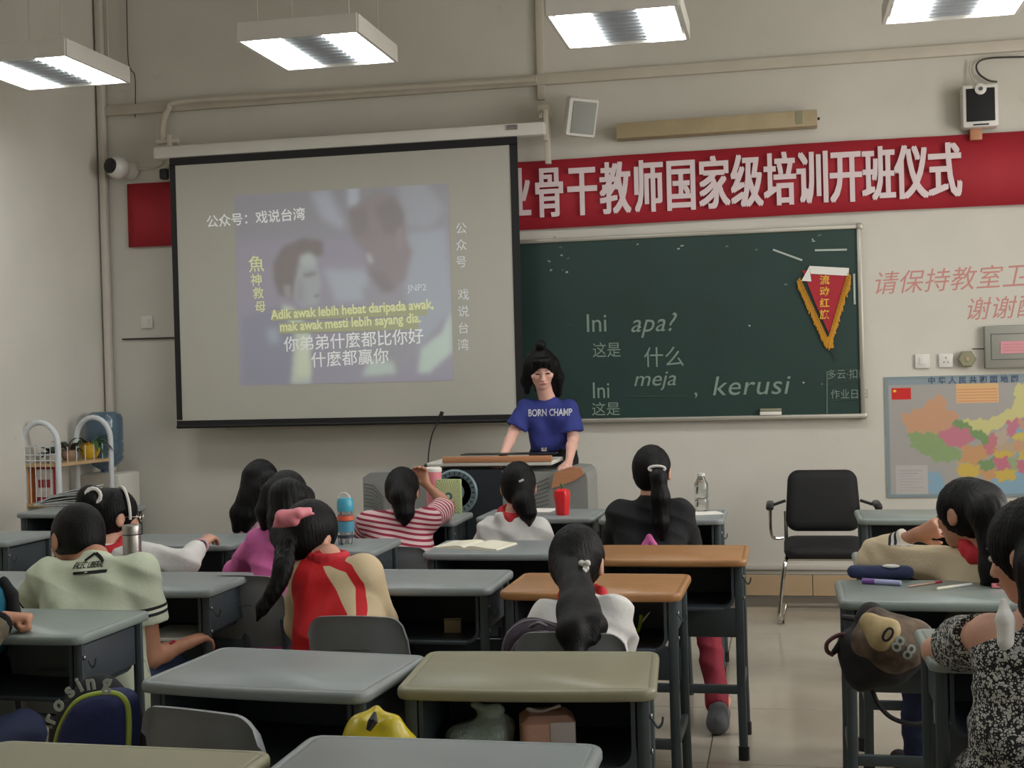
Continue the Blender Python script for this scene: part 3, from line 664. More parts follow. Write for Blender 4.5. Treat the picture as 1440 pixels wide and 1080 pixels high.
def nets(f, lo, h):
    s = f < 0; n = np.array(f.shape)
    c = [s[dx:n[0]-1+dx, dy:n[1]-1+dy, dz:n[2]-1+dz] for dx in (0, 1) for dy in (0, 1) for dz in (0, 1)]
    anyi = c[0].copy(); alli = c[0].copy()
    for q in c[1:]: anyi |= q; alli &= q
    I = np.argwhere(anyi & ~alli); vid = np.full(tuple(n-1), -1, np.int32); vid[tuple(I.T)] = np.arange(len(I))
    cor = [(dx, dy, dz) for dx in (0, 1) for dy in (0, 1) for dz in (0, 1)]
    val = [f[I[:, 0]+a, I[:, 1]+b, I[:, 2]+cc] for a, b, cc in cor]; acc = np.zeros((len(I), 3)); cnt = np.zeros(len(I))
    for i in range(8):
        for j in range(i+1, 8):
            df = np.array(cor[j])-np.array(cor[i])
            if np.abs(df).sum() != 1: continue
            mk = (val[i] < 0) != (val[j] < 0); den = val[i]-val[j]; t = np.where(mk, val[i]/np.where(np.abs(den) < 1e-9, 1, den), 0)
            acc += mk[:, None]*(np.array(cor[i])[None]+t[:, None]*df[None]); cnt += mk
    V = lo+h*(I+acc/np.maximum(cnt, 1)[:, None]); Qs = []
    for ax in range(3):
        o1, o2 = [(1, 2), (2, 0), (0, 1)][ax]
        A = np.moveaxis(s, ax, 0); sl0 = [slice(None)]*3; sl1 = [slice(None)]*3; sl0[ax] = slice(0, n[ax]-1); sl1[ax] = slice(1, n[ax])
        a, b = s[tuple(sl0)], s[tuple(sl1)]; E_ = np.argwhere(a != b); ok = (E_[:, o1] > 0) & (E_[:, o2] > 0) & (E_[:, o1] < n[o1]-1) & (E_[:, o2] < n[o2]-1); E_ = E_[ok]
        if not len(E_): continue
        inside = a[tuple(E_.T)]; e1 = np.zeros(3, int); e1[o1] = 1; e2 = np.zeros(3, int); e2[o2] = 1
        q = [vid[tuple((E_-e1-e2).T)], vid[tuple((E_-e2).T)], vid[tuple(E_.T)], vid[tuple((E_-e1).T)]]
        q = np.stack(q, 1); q[~inside] = q[~inside][:, ::-1]; Qs.append(q)
    Q = np.concatenate(Qs) if Qs else np.zeros((0, 4), int); return V, Q[(Q >= 0).all(1)]
def Rz(a): c, s = math.cos(a), math.sin(a); return np.array([[c, -s, 0], [s, c, 0], [0, 0, 1]])
def Rx(a): c, s = math.cos(a), math.sin(a); return np.array([[1, 0, 0], [0, c, -s], [0, s, c]])
def Ry(a): c, s = math.cos(a), math.sin(a); return np.array([[c, 0, s], [0, 1, 0], [-s, 0, c]])
def folds(amp=.004, seed=0.):
    def fn(P):
        x, y, z = P[:, 0], P[:, 1], P[:, 2]
        a = np.sin(23*(x+.25*np.sin(7*z+seed))+9*z+seed)*np.sin(17*(z-.3*x)+5*y+seed*2); b = np.sin(48*(z+.12*np.sin(13*x+seed))+20*x)*.35
        c = .5-np.abs(np.sin(14*x+19*z+2.2*np.sin(11*z+7*y+seed)+seed)); d = .5-np.abs(np.sin(21*x-15*z+2.0*np.sin(9*x+8*y+seed*1.7)))
        return amp*(.7*a+b+1.3*c+.9*d*np.clip(.5+np.sin(9*x+5*z+seed), 0, 1))
    return fn
def strands(amp=.0022, seed=0., cx=0., cy=0.):
    def fn(P):
        a = np.arctan2(P[:, 0]-cx, P[:, 1]-cy); z = P[:, 2]
        return amp*.32*(np.sin(47*a+4*np.sin(9*z+seed)+seed)+.6*np.sin(83*a+5*np.sin(13*z)+2*seed)+.8*np.sin(11*a+3*np.sin(7*z)))
    return fn
def hand(S, wr, d, nrm, side, sc=1.0, mode='relax', spread=0.0):
    """palm, four fingers and a thumb; d along the hand, nrm the back of the hand, side +1/-1 thumb side"""
    d = unit(d); nrm = V3(nrm)-d*(V3(nrm)@d); nrm = unit(nrm); lt = np.cross(d, nrm)*side; wr = V3(wr); k = .006
    P = lambda a, b, c: wr+d*a*sc+lt*b*sc+nrm*c*sc
    S.cap(P(0, .006, 0), P(.065, .021, 0), .018*sc, .0125*sc, .01).cap(P(0, -.004, 0), P(.062, -.02, 0), .018*sc, .012*sc, .01).cap(P(.01, 0, 0), P(.066, 0, .002), .019*sc, .0135*sc, .01)
    b1, b2, b3 = {'flat': (8, 14, 20), 'relax': (28, 60, 80), 'fist': (75, 160, 215), 'grip': (50, 105, 150)}[mode]
    for i, (off, L) in enumerate(((.028, .064), (.0095, .072), (-.0095, .067), (-.027, .053))):
        p = P(.064-abs(off)*.15, off, 0); sd = lt*(off*.9+spread*off*8)
        for (a, fr, r0, r1) in ((b1, .42, .0095, .0088), (b2, .32, .0088, .008), (b3, .26, .008, .007)):
            a = math.radians(a+4*i); q = p+unit(d*math.cos(a)-nrm*math.sin(a)+sd)*L*fr*sc; S.cap(p, q, r0*sc, r1*sc, .003); p = q
    t0 = P(.012, .02, -.006); t1 = t0+unit(d*.75+lt*.75-nrm*.3)*.034*sc; t2 = t1+unit(d*.95+lt*.25-nrm*(.5 if mode in ('fist', 'grip') else .15))*.03*sc
    S.cap(t0, t1, .0125*sc, .0102*sc, .008).cap(t1, t2, .0102*sc, .0082*sc, .003)

def person(label, head, hrot, neck, shL, shR, hip, elL, wrL, elR, wrR, face=0., skin='skin', hs=.95, bw=1.0, handL='relax', handR='relax', legs=None, h=.0062, ears=True, loc=None, arm_r=1.0, dL=None, dR=None, gaze='open'):
    """builds the naked continuous body; returns a dict of joints for clothing. joints are world points"""
    hip = V3(hip); e = empty('person', (hip[0], hip[1], 0), 0, label, 'person'); J = dict(e=e, head=V3(head), neck=V3(neck), shL=V3(shL), shR=V3(shR), hip=hip, elL=V3(elL), wrL=V3(wrL), elR=V3(elR), wrR=V3(wrR))
    fw = V3(-math.sin(face), math.cos(face), 0); rt = V3(math.cos(face), math.sin(face), 0); J['fw'] = fw; J['rt'] = rt
    R = Rz(hrot[0]) @ Rx(hrot[1]) @ Ry(hrot[2]); J['R'] = R; J['hs'] = hs; J['bw'] = bw
    H = lambda x, y, z: J['head']+R @ (V3(x, y, z)*hs); J['H'] = H
    S = SDF(.02)
    sc = .5*(J['shL']+J['shR']); wd = .066*bw
    J['hL'], J['hR'] = hip-rt*.07*bw, hip+rt*.07*bw
    J['waL'], J['waR'] = .55*hip+.45*sc-rt*.05*bw, .55*hip+.45*sc+rt*.05*bw
    iL, iR = sc+(J['shL']-sc)*.55-V3(0, 0, .05), sc+(J['shR']-sc)*.55-V3(0, 0, .05); J['iL'], J['iR'] = iL, iR
    for a, b, c in ((J['hL'], J['waL'], iL), (J['hR'], J['waR'], iR)): S.cap(a, b, .08*bw, wd*.95, .04).cap(b, c, wd*.95, wd*1.0, .04)
    S.cap(J['shL'], J['shR'], .036*bw, .036*bw, .03); S.cap(sc-V3(0, 0, .02), J['neck'], .05*bw, .042, .03)
    S.cap(J['neck']-V3(0, 0, .03), H(0, -.015, -.05), .043, .046*hs, .02)
    # head
    S.ell(H(0, -.01, .012), V3(.072, .088, .088)*hs, R, .015).ell(H(0, .028, -.045), V3(.052, .052, .058)*hs, R, .02).ell(H(0, .05, -.082), V3(.022, .022, .018)*hs, R, .02)
    S.cap(H(0, .078, .0), H(0, .094, -.030), .008*hs, .0105*hs, .012).ell(H(.009, .086, -.034), V3(.007, .008, .006)*hs, R, .006).ell(H(-.009, .086, -.034), V3(.007, .008, .006)*hs, R, .006)
    S.ell(H(.036, .052, -.02), V3(.022, .022, .02)*hs, R, .02).ell(H(-.036, .052, -.02), V3(.022, .022, .02)*hs, R, .02)      # cheeks
    S.ell(H(0, .078, -.056), V3(.02, .010, .009)*hs, R, .01)
    S.sub(H(.028, .088, .002), V3(.016, .010, .010)*hs, R, .010).sub(H(-.028, .088, .002), V3(.016, .010, .010)*hs, R, .010)
    if ears:
        for sx in (-1, 1): S.ell(H(sx*.077, -.006, -.014), V3(.008, .020, .030)*hs, R, .008); S.sub(H(sx*.086, .004, -.010), V3(.006, .010, .015)*hs, R, .004)
    for s_, sh, el, wr, hm, dd in ((-1, J['shL'], J['elL'], J['wrL'], handL, dL), (1, J['shR'], J['elR'], J['wrR'], handR, dR)):
        a = arm_r; S.cap(sh, el, .040*a, .031*a, .02); m_ = el+(wr-el)*.35; S.cap(el, m_, .031*a, .030*a, .015).cap(m_, wr, .030*a, .0195*a, .015)
        d = unit(wr-el) if dd is None else unit(dd[0]); nn = V3(0, 0, 1) if dd is None else V3(dd[1]); sd = -s_ if dd is None or len(dd) < 3 else dd[2]
        if abs(d[2]) > .9 and dd is None: nn = fw
        hand(S, wr+d*.006, d, nn, sd, hs*.95, hm)
    if legs is None:
        legs = []
        for s_, hp_ in ((-1, J['hL']), (1, J['hR'])):
            kn = hp_+fw*.33+rt*s_*.03+V3(0, 0, .01); kn[2] = .47; an = kn+fw*.03; an = V3(an[0], an[1], .085); legs.append((kn, an, an+fw*.13-V3(0, 0, .045)))
    J['legs'] = legs
    for hp_, (kn, an, toe) in zip((J['hL'], J['hR']), legs):
        S.cap(hp_, kn, .072*bw, .046, .03).cap(kn, kn+(an-kn)*.4, .046, .042, .02).cap(kn+(an-kn)*.4, an, .042, .028, .02).cap(an-V3(0, 0, .02), toe, .03, .02, .01)
    S.obj('body', skin, e, h)
    # eyes, brows, lips
    me = MB()
    for sx in (-1, 1):
        if gaze == 'open': MB().ell((0, 0, 0), (.0135*hs, .007*hs, .0075*hs), 8).add([], []).obj('eye', 'eye_white', e).matrix_basis = Matrix.Translation(Vector(H(sx*.028, .0745, .002)-V3(e.location))) @ Matrix(R.tolist()).to_4x4()
        MB().ell((0, .004*hs, -.001), ((.0068 if gaze == 'open' else .013)*hs, .005*hs, (.0066 if gaze == 'open' else .0034)*hs), 7).obj('iris', 'eye', e).matrix_basis = Matrix.Translation(Vector(H(sx*.028, .0765, .002)-V3(e.location))) @ Matrix(R.tolist()).to_4x4()
        MB().tube([tuple(H(sx*.014, .083, .020)-V3(e.location)), tuple(H(sx*.030, .081, .024)-V3(e.location)), tuple(H(sx*.044, .070, .019)-V3(e.location))], [.003, .0038, .002], 6, flat=.6).obj('eyebrow', 'hair', e)
    MB().tube([tuple(H(-.021, .079, -.056)-V3(e.location)), tuple(H(-.009, .088, -.054)-V3(e.location)), tuple(H(0, .089, -.055)-V3(e.location)), tuple(H(.009, .088, -.054)-V3(e.location)), tuple(H(.021, .079, -.056)-V3(e.location))], [.0015, .0045, .0042, .0045, .0015], 8, flat=.9).obj('lips', 'lips', e)
    return J
def top(J, m_, name='shirt', sleeve=1.0, infl=.014, hem=0.0, cuff=0, fold=.004, seed=0., h=.0068, attr=None, aname='tint', neckr=.0, loose=0.0, hood=False, body=True, collar_up=0.0, bell=0.0, hemcut=None):
    S = SDF(.025); bw = J['bw']; wd = .066*bw+infl; sc = .5*(J['shL']+J['shR'])
    for a, b, c in ((J['hL'], J['waL'], J['iL']), (J['hR'], J['waR'], J['iR'])):
        S.cap(a+V3(0, 0, hem), b, .08*bw+infl+loose, wd+loose*.6, .05).cap(b, c, wd+loose*.6, wd, .05)
    S.cap(J['shL'], J['shR'], .036*bw+infl*.9, .036*bw+infl*.9, .035); S.cap(sc-V3(0, 0, .02), J['neck']-V3(0, 0, .018), .05*bw+infl, .043+infl*.6, .03)
    for sh, el, wr in ((J['shL'], J['elL'], J['wrL']), (J['shR'], J['elR'], J['wrR'])):
        if sleeve <= 1: 
            e2 = sh+(el-sh)*sleeve; n = unit(el-sh); S.cap(sh, e2+n*.03, .042*bw+infl, .036*bw+infl+bell, .02, cuts=((e2, n),))
        else:
            t = sleeve-1; w2 = el+(wr-el)*t; n = unit(wr-el); S.cap(sh, el, .042*bw+infl, .034*bw+infl, .02).cap(el, w2+n*.02, .034*bw+infl, .022+infl*.8, .02, cuts=((w2, n),))
    # neckline
    nd = unit(J['neck']-sc); S.sub(J['neck']+nd*(.060+collar_up), (.066, .066, .062), None, .004)
    if hemcut is not None: S.cut((0, 0, hemcut), (0, 0, -1))
    if hood:
        q = J['neck']-J['fw']*.05-V3(0, 0, .035); S.cap(q-J['rt']*.06+V3(0, 0, .02), q-V3(0, 0, .05)-J['fw']*.02, .028, .034, .03).cap(q+J['rt']*.06+V3(0, 0, .02), q-V3(0, 0, .05)-J['fw']*.02, .028, .034, .03)
    return S.obj(name, m_, J['e'], h, folds(fold, seed), attr, aname)
def trousers(J, m_, h=.009, infl=.012, fold=.004, name='trousers'):
    S = SDF(.03); bw = J['bw']; S.cap(J['hL']+V3(0, 0, .03), J['hR']+V3(0, 0, .03), .08*bw+infl*.6, .08*bw+infl*.6)
    for hp_, (kn, an, toe) in zip((J['hL'], J['hR']), J['legs']):
        n = unit(an-kn); S.cap(hp_, kn, .075*bw+infl, .05+infl).cap(kn, an, .05+infl, .034+infl, cuts=((an-n*.01, n),))
    o = S.obj(name, m_, J['e'], h, folds(fold, 2.))
    return o
def shoes(J, m_='black_cap'):
    for (kn, an, toe) in J['legs']:
        d = unit(V3(toe[0]-an[0], toe[1]-an[1], 0)); S = SDF(.02); a = V3(an[0], an[1], .045)-d*.03; b = a+d*.17
        S.cap(a, b-V3(0, 0, .008), .042, .036).cap(V3(an[0], an[1], .09), a, .04, .042); S.cut((0, 0, .002), (0, 0, -1)); S.obj('shoe', m_, J['e'], .008)
def hair(J, m_='hair', extra=None, nape=-.075, face=(.066, .075, .088), fc=(0, .118, -.040), pad=1.0, amp=.0022, h=.0058, earcut=False, top_=.0, seed=1.):
    H, R, hs = J['H'], J['R'], J['hs']; S = SDF(.02)
    S.ell(H(0, -.013, .014+top_), V3(.083, .101, .1+top_)*hs*pad, R, .01).ell(H(0, -.045, -.030), V3(.066, .062, .062)*hs*pad, R, .02)
    S.sub(H(*fc), V3(*face)*hs, R, .012)
    if earcut:
        for sx in (-1, 1): S.sub(H(sx*.088, .005, -.02), V3(.022, .026, .040)*hs, R, .01)
    S.cut(H(0, 0, nape), R @ V3(0, .25, -1))
    if extra: extra(S)
    c = J['head']; return S.obj('hair', m_, J['e'], h, strands(amp, seed, c[0], c[1]))
def A(px, py, Y): return V3(atY(px, py, Y))
def scarf(J, m_='red_scarf', r=.016, w=.055, tail=True, up=.0):
    up = up+.012; w = w+.003
    S = SDF(.012); n = J['neck']; pts = [n+J['rt']*math.cos(a)*w+J['fw']*math.sin(a)*w+V3(0, 0, up+.012*math.sin(a)-.012*(1 if math.sin(a) < 0 else 0)) for a in np.linspace(0, 2*PI, 13)]
    for a, b in zip(pts, pts[1:]): S.cap(a, b, r, r); S.cap(a-V3(0, 0, .016), b-V3(0, 0, .016), r*1.05, r*1.05)
    if tail: q = n-J['fw']*w; S.cap(q-V3(0, 0, .02), q-V3(0, 0, .055)-J['fw']*.006, .022, .008); q = n+J['fw']*w; S.cap(q, q+J['fw']*.03-V3(0, 0, .07), .016, .012); 
    return S.obj('neck_scarf', m_, J['e'], .006, folds(.002, 3.))
mat('red_scarf', (196, 34, 44), .7, bump=.2, bscale=80)
mat('pale_green_cloth', (196, 204, 180), .85, bump=.2, bscale=60); mat('white_cloth', (220, 219, 214), .85, bump=.2, bscale=60)
mat('pink_cloth', (214, 104, 168), .7, bump=.2, bscale=60); mat('pale_pink_cloth', (226, 182, 196), .8, bump=.2); mat('black_cloth', (16, 17, 20), .85, bump=.2, bscale=80)
mat('maroon_cloth', (140, 26, 48), .8, bump=.2); mat('denim', (40, 54, 84), .85, bump=.3, bscale=300); mat('dark_blue_cloth', (30, 40, 72), .8, bump=.2); mat('blue_cloth', (44, 54, 128), .8, bump=.15, bscale=60)
mat('grey_cloth', (96, 98, 100), .85, bump=.2); mat('teal_cloth', (30, 112, 138), .8, bump=.2); mat('olive_camo', (92, 84, 66), .85, var=.35, vscale=40, bump=.2); mat('pink_plastic', (232, 140, 150), .4); mat('beige_cloth', (206, 190, 158), .8)
mat('skin_fair', (224, 176, 158), .5, var=.03, vscale=20)
def seat_for(J, label, back=.10, sz=1.0):
    f = math.atan2(-J['fw'][0], J['fw'][1]); p = J['hip']-J['fw']*0.0; chair(p[0]+math.sin(f)*.02, p[1]-math.cos(f)*.02, f, label, sz)

# --- boy in the pale green T-shirt
Y = 3.98
J = person('boy in pale green short-sleeved T-shirt with a triangle print on the back, head bowed left', A(108, 757, Y+.12), (1.0, -.38, .12), A(135, 783, Y+.03), A(66, 815, Y), A(196, 806, Y), (*A(132, 990, Y-.1)[:2], .47),
    A(38, 880, Y+.12), A(78, 845, Y+.26), A(214, 925, Y+.02), A(262, 905, Y+.16), hs=1.08, bw=1.15, skin='skin_tan', arm_r=1.05)
e = J['e']
def boy_t(P):
    out = np.zeros(len(P))
    for sh, el in ((J['shR'], J['elR']), (J['shL'], J['elL'])):
        ax = unit(el-sh); L = np.linalg.norm(el-sh); t = (P-sh)@ax; near = np.linalg.norm(P-sh-ax*np.clip(t, 0, L)[:, None], axis=1) < .10
        out = np.where(near & (t > L*.36), (t-L*.36)/.05, out)
    return out
mt = attr_mat('green_tee', [(196, 204, 180), (44, 44, 44), (222, 222, 206), (44, 44, 44), (196, 204, 180)], bump=.2)
# narrow bands come from a steep ramp on the attribute
top(J, mt, 'tshirt', sleeve=.58, infl=.020, seed=.5, fold=.005, attr=lambda P: np.clip(boy_t(P)*5.0, 0, 4), loose=.012, bell=.012)
trousers(J, 'denim'); shoes(J); hair(J, earcut=True, nape=-.055, face=(.07, .08, .10), fc=(0, .122, -.035), amp=.0008, pad=.97)
def on_back(J, txt, px, py, Yp, h, mt_, name='lettering', **k):
    pass
# back print, laid on the shirt just behind the shoulder blades
def print_bars(J, segs, Yp, m_, th, name='print', par=None):
    mb = MB()
    for a, b in segs:
        p, q = Vector(A(*a, Yp)), Vector(A(*b, Yp)); d = q-p; mb.box((p+q)/2, (d.length, .010, th), rot=Euler((0, -math.atan2(d.z, d.x), 0)).to_matrix())
    o = mb.obj(name, m_, None, smooth=False); rel(o, par or J['e']); return o
mat('print_ink', (38, 40, 42), .8)
def conform(o, tgt, off=.003, dirn=(0, 1, 0)):
    """lay a flat print on the cloth behind it (vertices moved along dirn onto the target)"""
    from mathutils.bvhtree import BVHTree
    tm = tgt.data; base = Vector(o.parent.location); bv = BVHTree.FromPolygons([v.co for v in tm.vertices], [p.vertices[:] for p in tm.polygons]); d = Vector(dirn).normalized()
    M_ = o.matrix_parent_inverse.copy()
    bm = bmesh.new(); bm.from_mesh(o.data); bmesh.ops.subdivide_edges(bm, edges=[e_ for e_ in bm.edges if e_.calc_length() > .03], cuts=3); bm.to_mesh(o.data); bm.free()
    for v in o.data.vertices:
        p = (M_ @ v.co); hit = bv.ray_cast(p-d*.6, d)
        if hit[0] is not None: v.co = M_.inverted() @ (hit[0]-d*off)
tee = [c for c in e.children if c.name.startswith('tshirt')][0]
p1 = print_bars(J, [((100, 794), (111, 784)), ((111, 784), (126, 795)), ((91, 810), (139, 806))], Y-.12, 'print_ink', .009)
conform(p1, tee)
p = A(88, 804, Y-.12); lt = text_mesh('BALEC LIBERAL', .026, 'print_ink', on_wall(p[0], p[2]+.001, p[1], .05), 'lettering', None, sx=.60, stack=.0004); rel(lt, e); conform(lt, tee)
w1 = MB().tube([tuple(A(237, 915, Y+.09)+V3(.032*math.cos(a)*.5, .032*math.sin(a), .03*math.cos(a))) for a in np.linspace(0, 2*PI, 14)[:-1]], .006, 6, closed=True).obj('wristband', 'red_cloth'); rel(w1, e)
seat_for(J, 'grey plastic chair under the boy in pale green', .1)

# --- girl with white headband, bun and glasses
Y = 4.95
J = person('girl with dark bun, pale hairband and glasses, white jacket, arm stretched over the desk', A(163, 725, Y+.05), (-.75, -.15, 0), A(152, 768, Y), A(128, 795, Y+.02), A(196, 783, Y-.02), (*A(160, 900, Y-.1)[:2], .47),
    A(118, 850, Y+.1), A(170, 840, Y+.3), A(258, 793, Y-.02), A(284, 766, Y+.22), hs=1.0, dR=((.1, .9, .35), (0, -.4, 1)), handR='relax')
e = J['e']; wj = top(J, 'white_cloth', 'jacket', sleeve=1.72, infl=.024, seed=2., fold=.006, collar_up=.0); trousers(J, 'dark_blue_cloth'); shoes(J); scarf(J, up=.004)
bun = A(127, 703, Y-.03)
hair(J, earcut=True, pad=1.0, extra=lambda S: S.ell(bun, (.058, .055, .062), None, .02).cap(bun, J['H'](-.04, -.07, .02), .03, .04))
H = J['H']; mb = MB(); mb.tube([tuple(H(.088*math.cos(a), .028-.02*math.sin(a), .018+.103*math.sin(a))-V3(e.location)) for a in np.linspace(-.25, PI+.25, 18)], .0065, 6); mb.obj('hairband', 'white_plastic', e)
mb = MB()
for sx in (-1, 1):
    mb.tube([tuple(H(sx*.030+.021*math.cos(a), .100, .002+.017*math.sin(a))-V3(e.location)) for a in np.linspace(0, 2*PI, 14)[:-1]], .0018, 5, closed=True); mb.tube([tuple(H(sx*.052, .098, .006)-V3(e.location)), tuple(H(sx*.078, .01, .0)-V3(e.location))], .0018, 5)
mb.obj('glasses', 'chrome', e)
MB().tube([tuple(bun+V3(.03, -.03, .02)-V3(e.location)+V3(.028*math.cos(a), .01*math.cos(a), .03*math.sin(a))) for a in np.linspace(0, 2*PI, 13)[:-1]], .009, 6, closed=True).obj('hair_tie', 'white_plastic', e)
wc = J['wrR']-unit(J['wrR']-J['elR'])*.012; ax = unit(J['wrR']-J['elR']); u1 = unit(np.cross(ax, V3(0, 0, 1))); u2 = np.cross(ax, u1)
MB().tube([tuple(wc+(u1*math.cos(a)+u2*math.sin(a))*.025-V3(e.location)) for a in np.linspace(0, 2*PI, 15)[:-1]], .010, 6, closed=True, flat=.6).obj('watch_strap', 'pale_pink_cloth', e)
MB().ell(tuple(wc+V3(.016, -.018, .010)-V3(e.location)), (.014, .012, .016), 8).obj('watch_face', 'black_plastic', e)
pa = J['shR']+(J['elR']-J['shR'])*.45; MB().tube([tuple(pa+V3(.0, .048*math.cos(a), .052*math.sin(a))-V3(e.location)) for a in np.linspace(0, 2*PI, 17)[:-1]], .006, 6, closed=True).obj('sleeve_stripe', 'black_cloth', e)
seat_for(J, 'grey plastic chair under the girl with the pale hairband')

# --- far girl with long loose hair, pale pink top
Y = 5.95
J = person('girl far left of the lectern with long loose black hair and pale pink top', A(369, 678, Y+.03), (.35, -.1, -.2), A(378, 715, Y), A(352, 728, Y), A(412, 728, Y), (*A(385, 800, Y-.05)[:2], .47),
    A(348, 775, Y+.1), A(365, 755, Y+.26), A(418, 775, Y+.1), A(400, 755, Y+.26), hs=1.0)
e = J['e']; top(J, 'pale_pink_cloth', 'shirt', sleeve=1.7, seed=1.2); trousers(J, 'denim'); shoes(J)
hair(J, extra=lambda S: S.chain([A(360, 672, Y-.03), A(352, 700, Y-.07), A(338, 722, Y-.09), A(333, 744, Y-.09)], [.07, .058, .048, .022]).chain([A(366, 690, Y-.07), A(350, 725, Y-.10), A(345, 744, Y-.1)], [.06, .045, .02]).chain([A(378, 680, Y-.05), A(390, 700, Y-.05)], [.06, .02]), amp=.003)
seat_for(J, 'grey plastic chair under the far girl in the pale pink top')

# --- girl in bright pink jacket
Y = 4.78
J = person('girl in bright pink jacket with straight shoulder-length black hair', A(404, 702, Y+.06), (.25, -.2, 0), A(400, 742, Y), A(366, 765, Y), A(440, 765, Y), (*A(405, 890, Y-.08)[:2], .47),
    A(334, 803, Y+.13), A(372, 790, Y+.36), A(458, 820, Y+.1), A(440, 790, Y+.36), hs=1.0)
e = J['e']
top(J, 'pink_cloth', 'jacket', sleeve=1.85, infl=.022, seed=3.1, fold=.006, hem=-.03, loose=.01); trousers(J, 'maroon_cloth'); shoes(J)
hair(J, extra=lambda S: S.chain([A(386, 695, Y), A(377, 720, Y-.02), A(373, 742, Y-.02)], [.055, .045, .02]).chain([A(405, 700, Y-.05), A(398, 735, Y-.09), A(392, 752, Y-.1)], [.075, .06, .03]).chain([A(425, 700, Y), A(432, 730, Y-.02), A(430, 748, Y-.02)], [.05, .04, .02]), amp=.0028)

# --- girl with braid, red and cream jacket
Y = 4.12
J = person('girl with long side braid and pink hair ribbon, red and cream raglan jacket', A(437, 752, Y+.1), (-.35, -.25, .15), A(462, 782, Y+.03), A(432, 814, Y), A(512, 808, Y), (*A(483, 905, Y-.1)[:2], .47),
    A(424, 878, Y+.12), A(455, 850, Y+.33), A(536, 874, Y+.08), A(520, 845, Y+.33), hs=1.06, bw=1.05)
e = J['e']
def raglan(P):
    shL, shR, nk, fwd, rt = J['shL'], J['shR'], J['neck'], J['fw'], J['rt']; u = (P-nk)@rt; v = nk[2]-P[:, 2]; 
    red = np.minimum(u+.072+.10*np.sin(np.clip(v*14, 0, 3.14))*.3+.25*np.maximum(v-.15, 0), np.clip(.012+(v-.026)*.78, -.1, .118)-u)
    pl = [(.03, .005), (.10, .028), (.142, .080), (.158, .16), (.168, .26)]
    dd = np.full(len(P), 9.)
    for (a0, b0_), (a1, b1_) in zip(pl, pl[1:]):
        t = np.clip(((u-a0)*(a1-a0)+(v-b0_)*(b1_-b0_))/((a1-a0)**2+(b1_-b0_)**2), 0, 1); dd = np.minimum(dd, np.hypot(u-a0-t*(a1-a0), v-b0_-t*(b1_-b0_)))
    red = np.maximum(red, .014-dd)
    red = np.where((v < .020) & (np.abs(u) < .08), .02, red)
    return np.clip(.5+red/.012, -3, 3)
top(J, attr_mat('raglan_cloth', [(206, 186, 150), (196, 38, 42)], rough=.6, bump=.15), 'jacket', sleeve=1.85, infl=.022, seed=4., fold=.005, attr=raglan, hem=-.02, h=.0055, collar_up=.016, loose=.01)
trousers(J, 'dark_blue_cloth'); shoes(J)
S = SDF(.01); rt, fw = J['rt'], J['fw']
for a in np.linspace(0, 2*PI, 17)[:-1]:
    b = a+2*PI/16; n_ = J['neck']; S.cap(n_+rt*math.cos(a)*.055+fw*math.sin(a)*.055, n_+rt*math.cos(b)*.055+fw*math.sin(b)*.055, .014, .014); S.cap(n_+rt*math.cos(a)*.058+fw*math.sin(a)*.058-V3(0, 0, .02), n_+rt*math.cos(b)*.058+fw*math.sin(b)*.058-V3(0, 0, .02), .014, .014)
S.obj('collar', 'red_scarf', e, .006)
pts = smooth_path([A(402, 765, Y-.0), A(399, 790, Y-.1), A(394, 812, Y-.13), A(383, 835, Y-.15), A(366, 858, Y-.16)], 5)
def braid(S):
    for i, p in enumerate(pts[:-1]):
        p = V3(p); a = i*1.05; r = .030*(1-i/len(pts)*.55); nx = V3(pts[i+1]); d = unit(nx-p); l = unit(np.cross(d, V3(0, 1, 0)))
        for ph in (0, 2*PI/3, 4*PI/3): S.ell(p+l*math.sin(a+ph)*r*.75+V3(0, 1, 0)*math.cos(a+ph)*r*.45, (r*.72, r*.65, r*.95), None, .008)
hair(J, extra=lambda S: (S.chain([J['H'](-.05, -.06, -.02), V3(pts[0])], [.055, .038]), braid(S), S.cap(V3(pts[-2]), V3(pts[-1])+V3(-.012, 0, -.035), .018, .006)), earcut=True, amp=.002)
b0 = A(412, 731, Y-.06)
S = SDF(.01); S.chain([b0+V3(-.07, .0, -.025), b0+V3(-.03, -.02, .012), b0+V3(.03, -.02, .024), b0+V3(.06, -.0, .034)], [.006, .022, .016, .008]); S.cap(b0+V3(-.05, -.01, -.015), b0+V3(.01, -.02, .0), .014, .02); S.cap(b0+V3(.015, -.02, .02), b0+V3(.075, .0, .02), .012, .004)
S.obj('hair_ribbon', 'pink_plastic', e, .005, folds(.002))

# --- girl in the striped shirt, leaning on her hand
Y = 6.02
J = person('girl in red and white striped shirt holding her head up with one hand', A(566, 690, Y+.1), (.05, -.4, 0), A(564, 722, Y+.02), A(518, 735, Y), A(604, 730, Y), (*A(575, 800, Y-.12)[:2], .47),
    A(503, 762, Y+.1), A(530, 745, Y+.34), A(630, 712, Y+.22), A(600, 682, Y+.27), hs=1.0, skin='skin_tan', dR=((-.35, 0, 1), (0, 1, .2), 1), handR='relax', arm_r=.95)
e = J['e']
def phase(P):
    d0 = P[:, 2]+.10*np.abs((P-J['neck'])@J['rt'])*0+.15*(P[:, 0]-J['neck'][0])
    for sh, el in ((J['shL'], J['elL']), (J['shR'], J['elR'])):
        ax = unit(el-sh); L = np.linalg.norm(el-sh); t = (P-sh)@ax; r = np.linalg.norm(P-sh-ax*np.clip(t, 0, L)[:, None], axis=1); out = np.abs((P-J['neck'])@J['rt'])
        d0 = np.where((r < .07) & (t > .012) & (out > .135), t, d0)
    return d0/.024
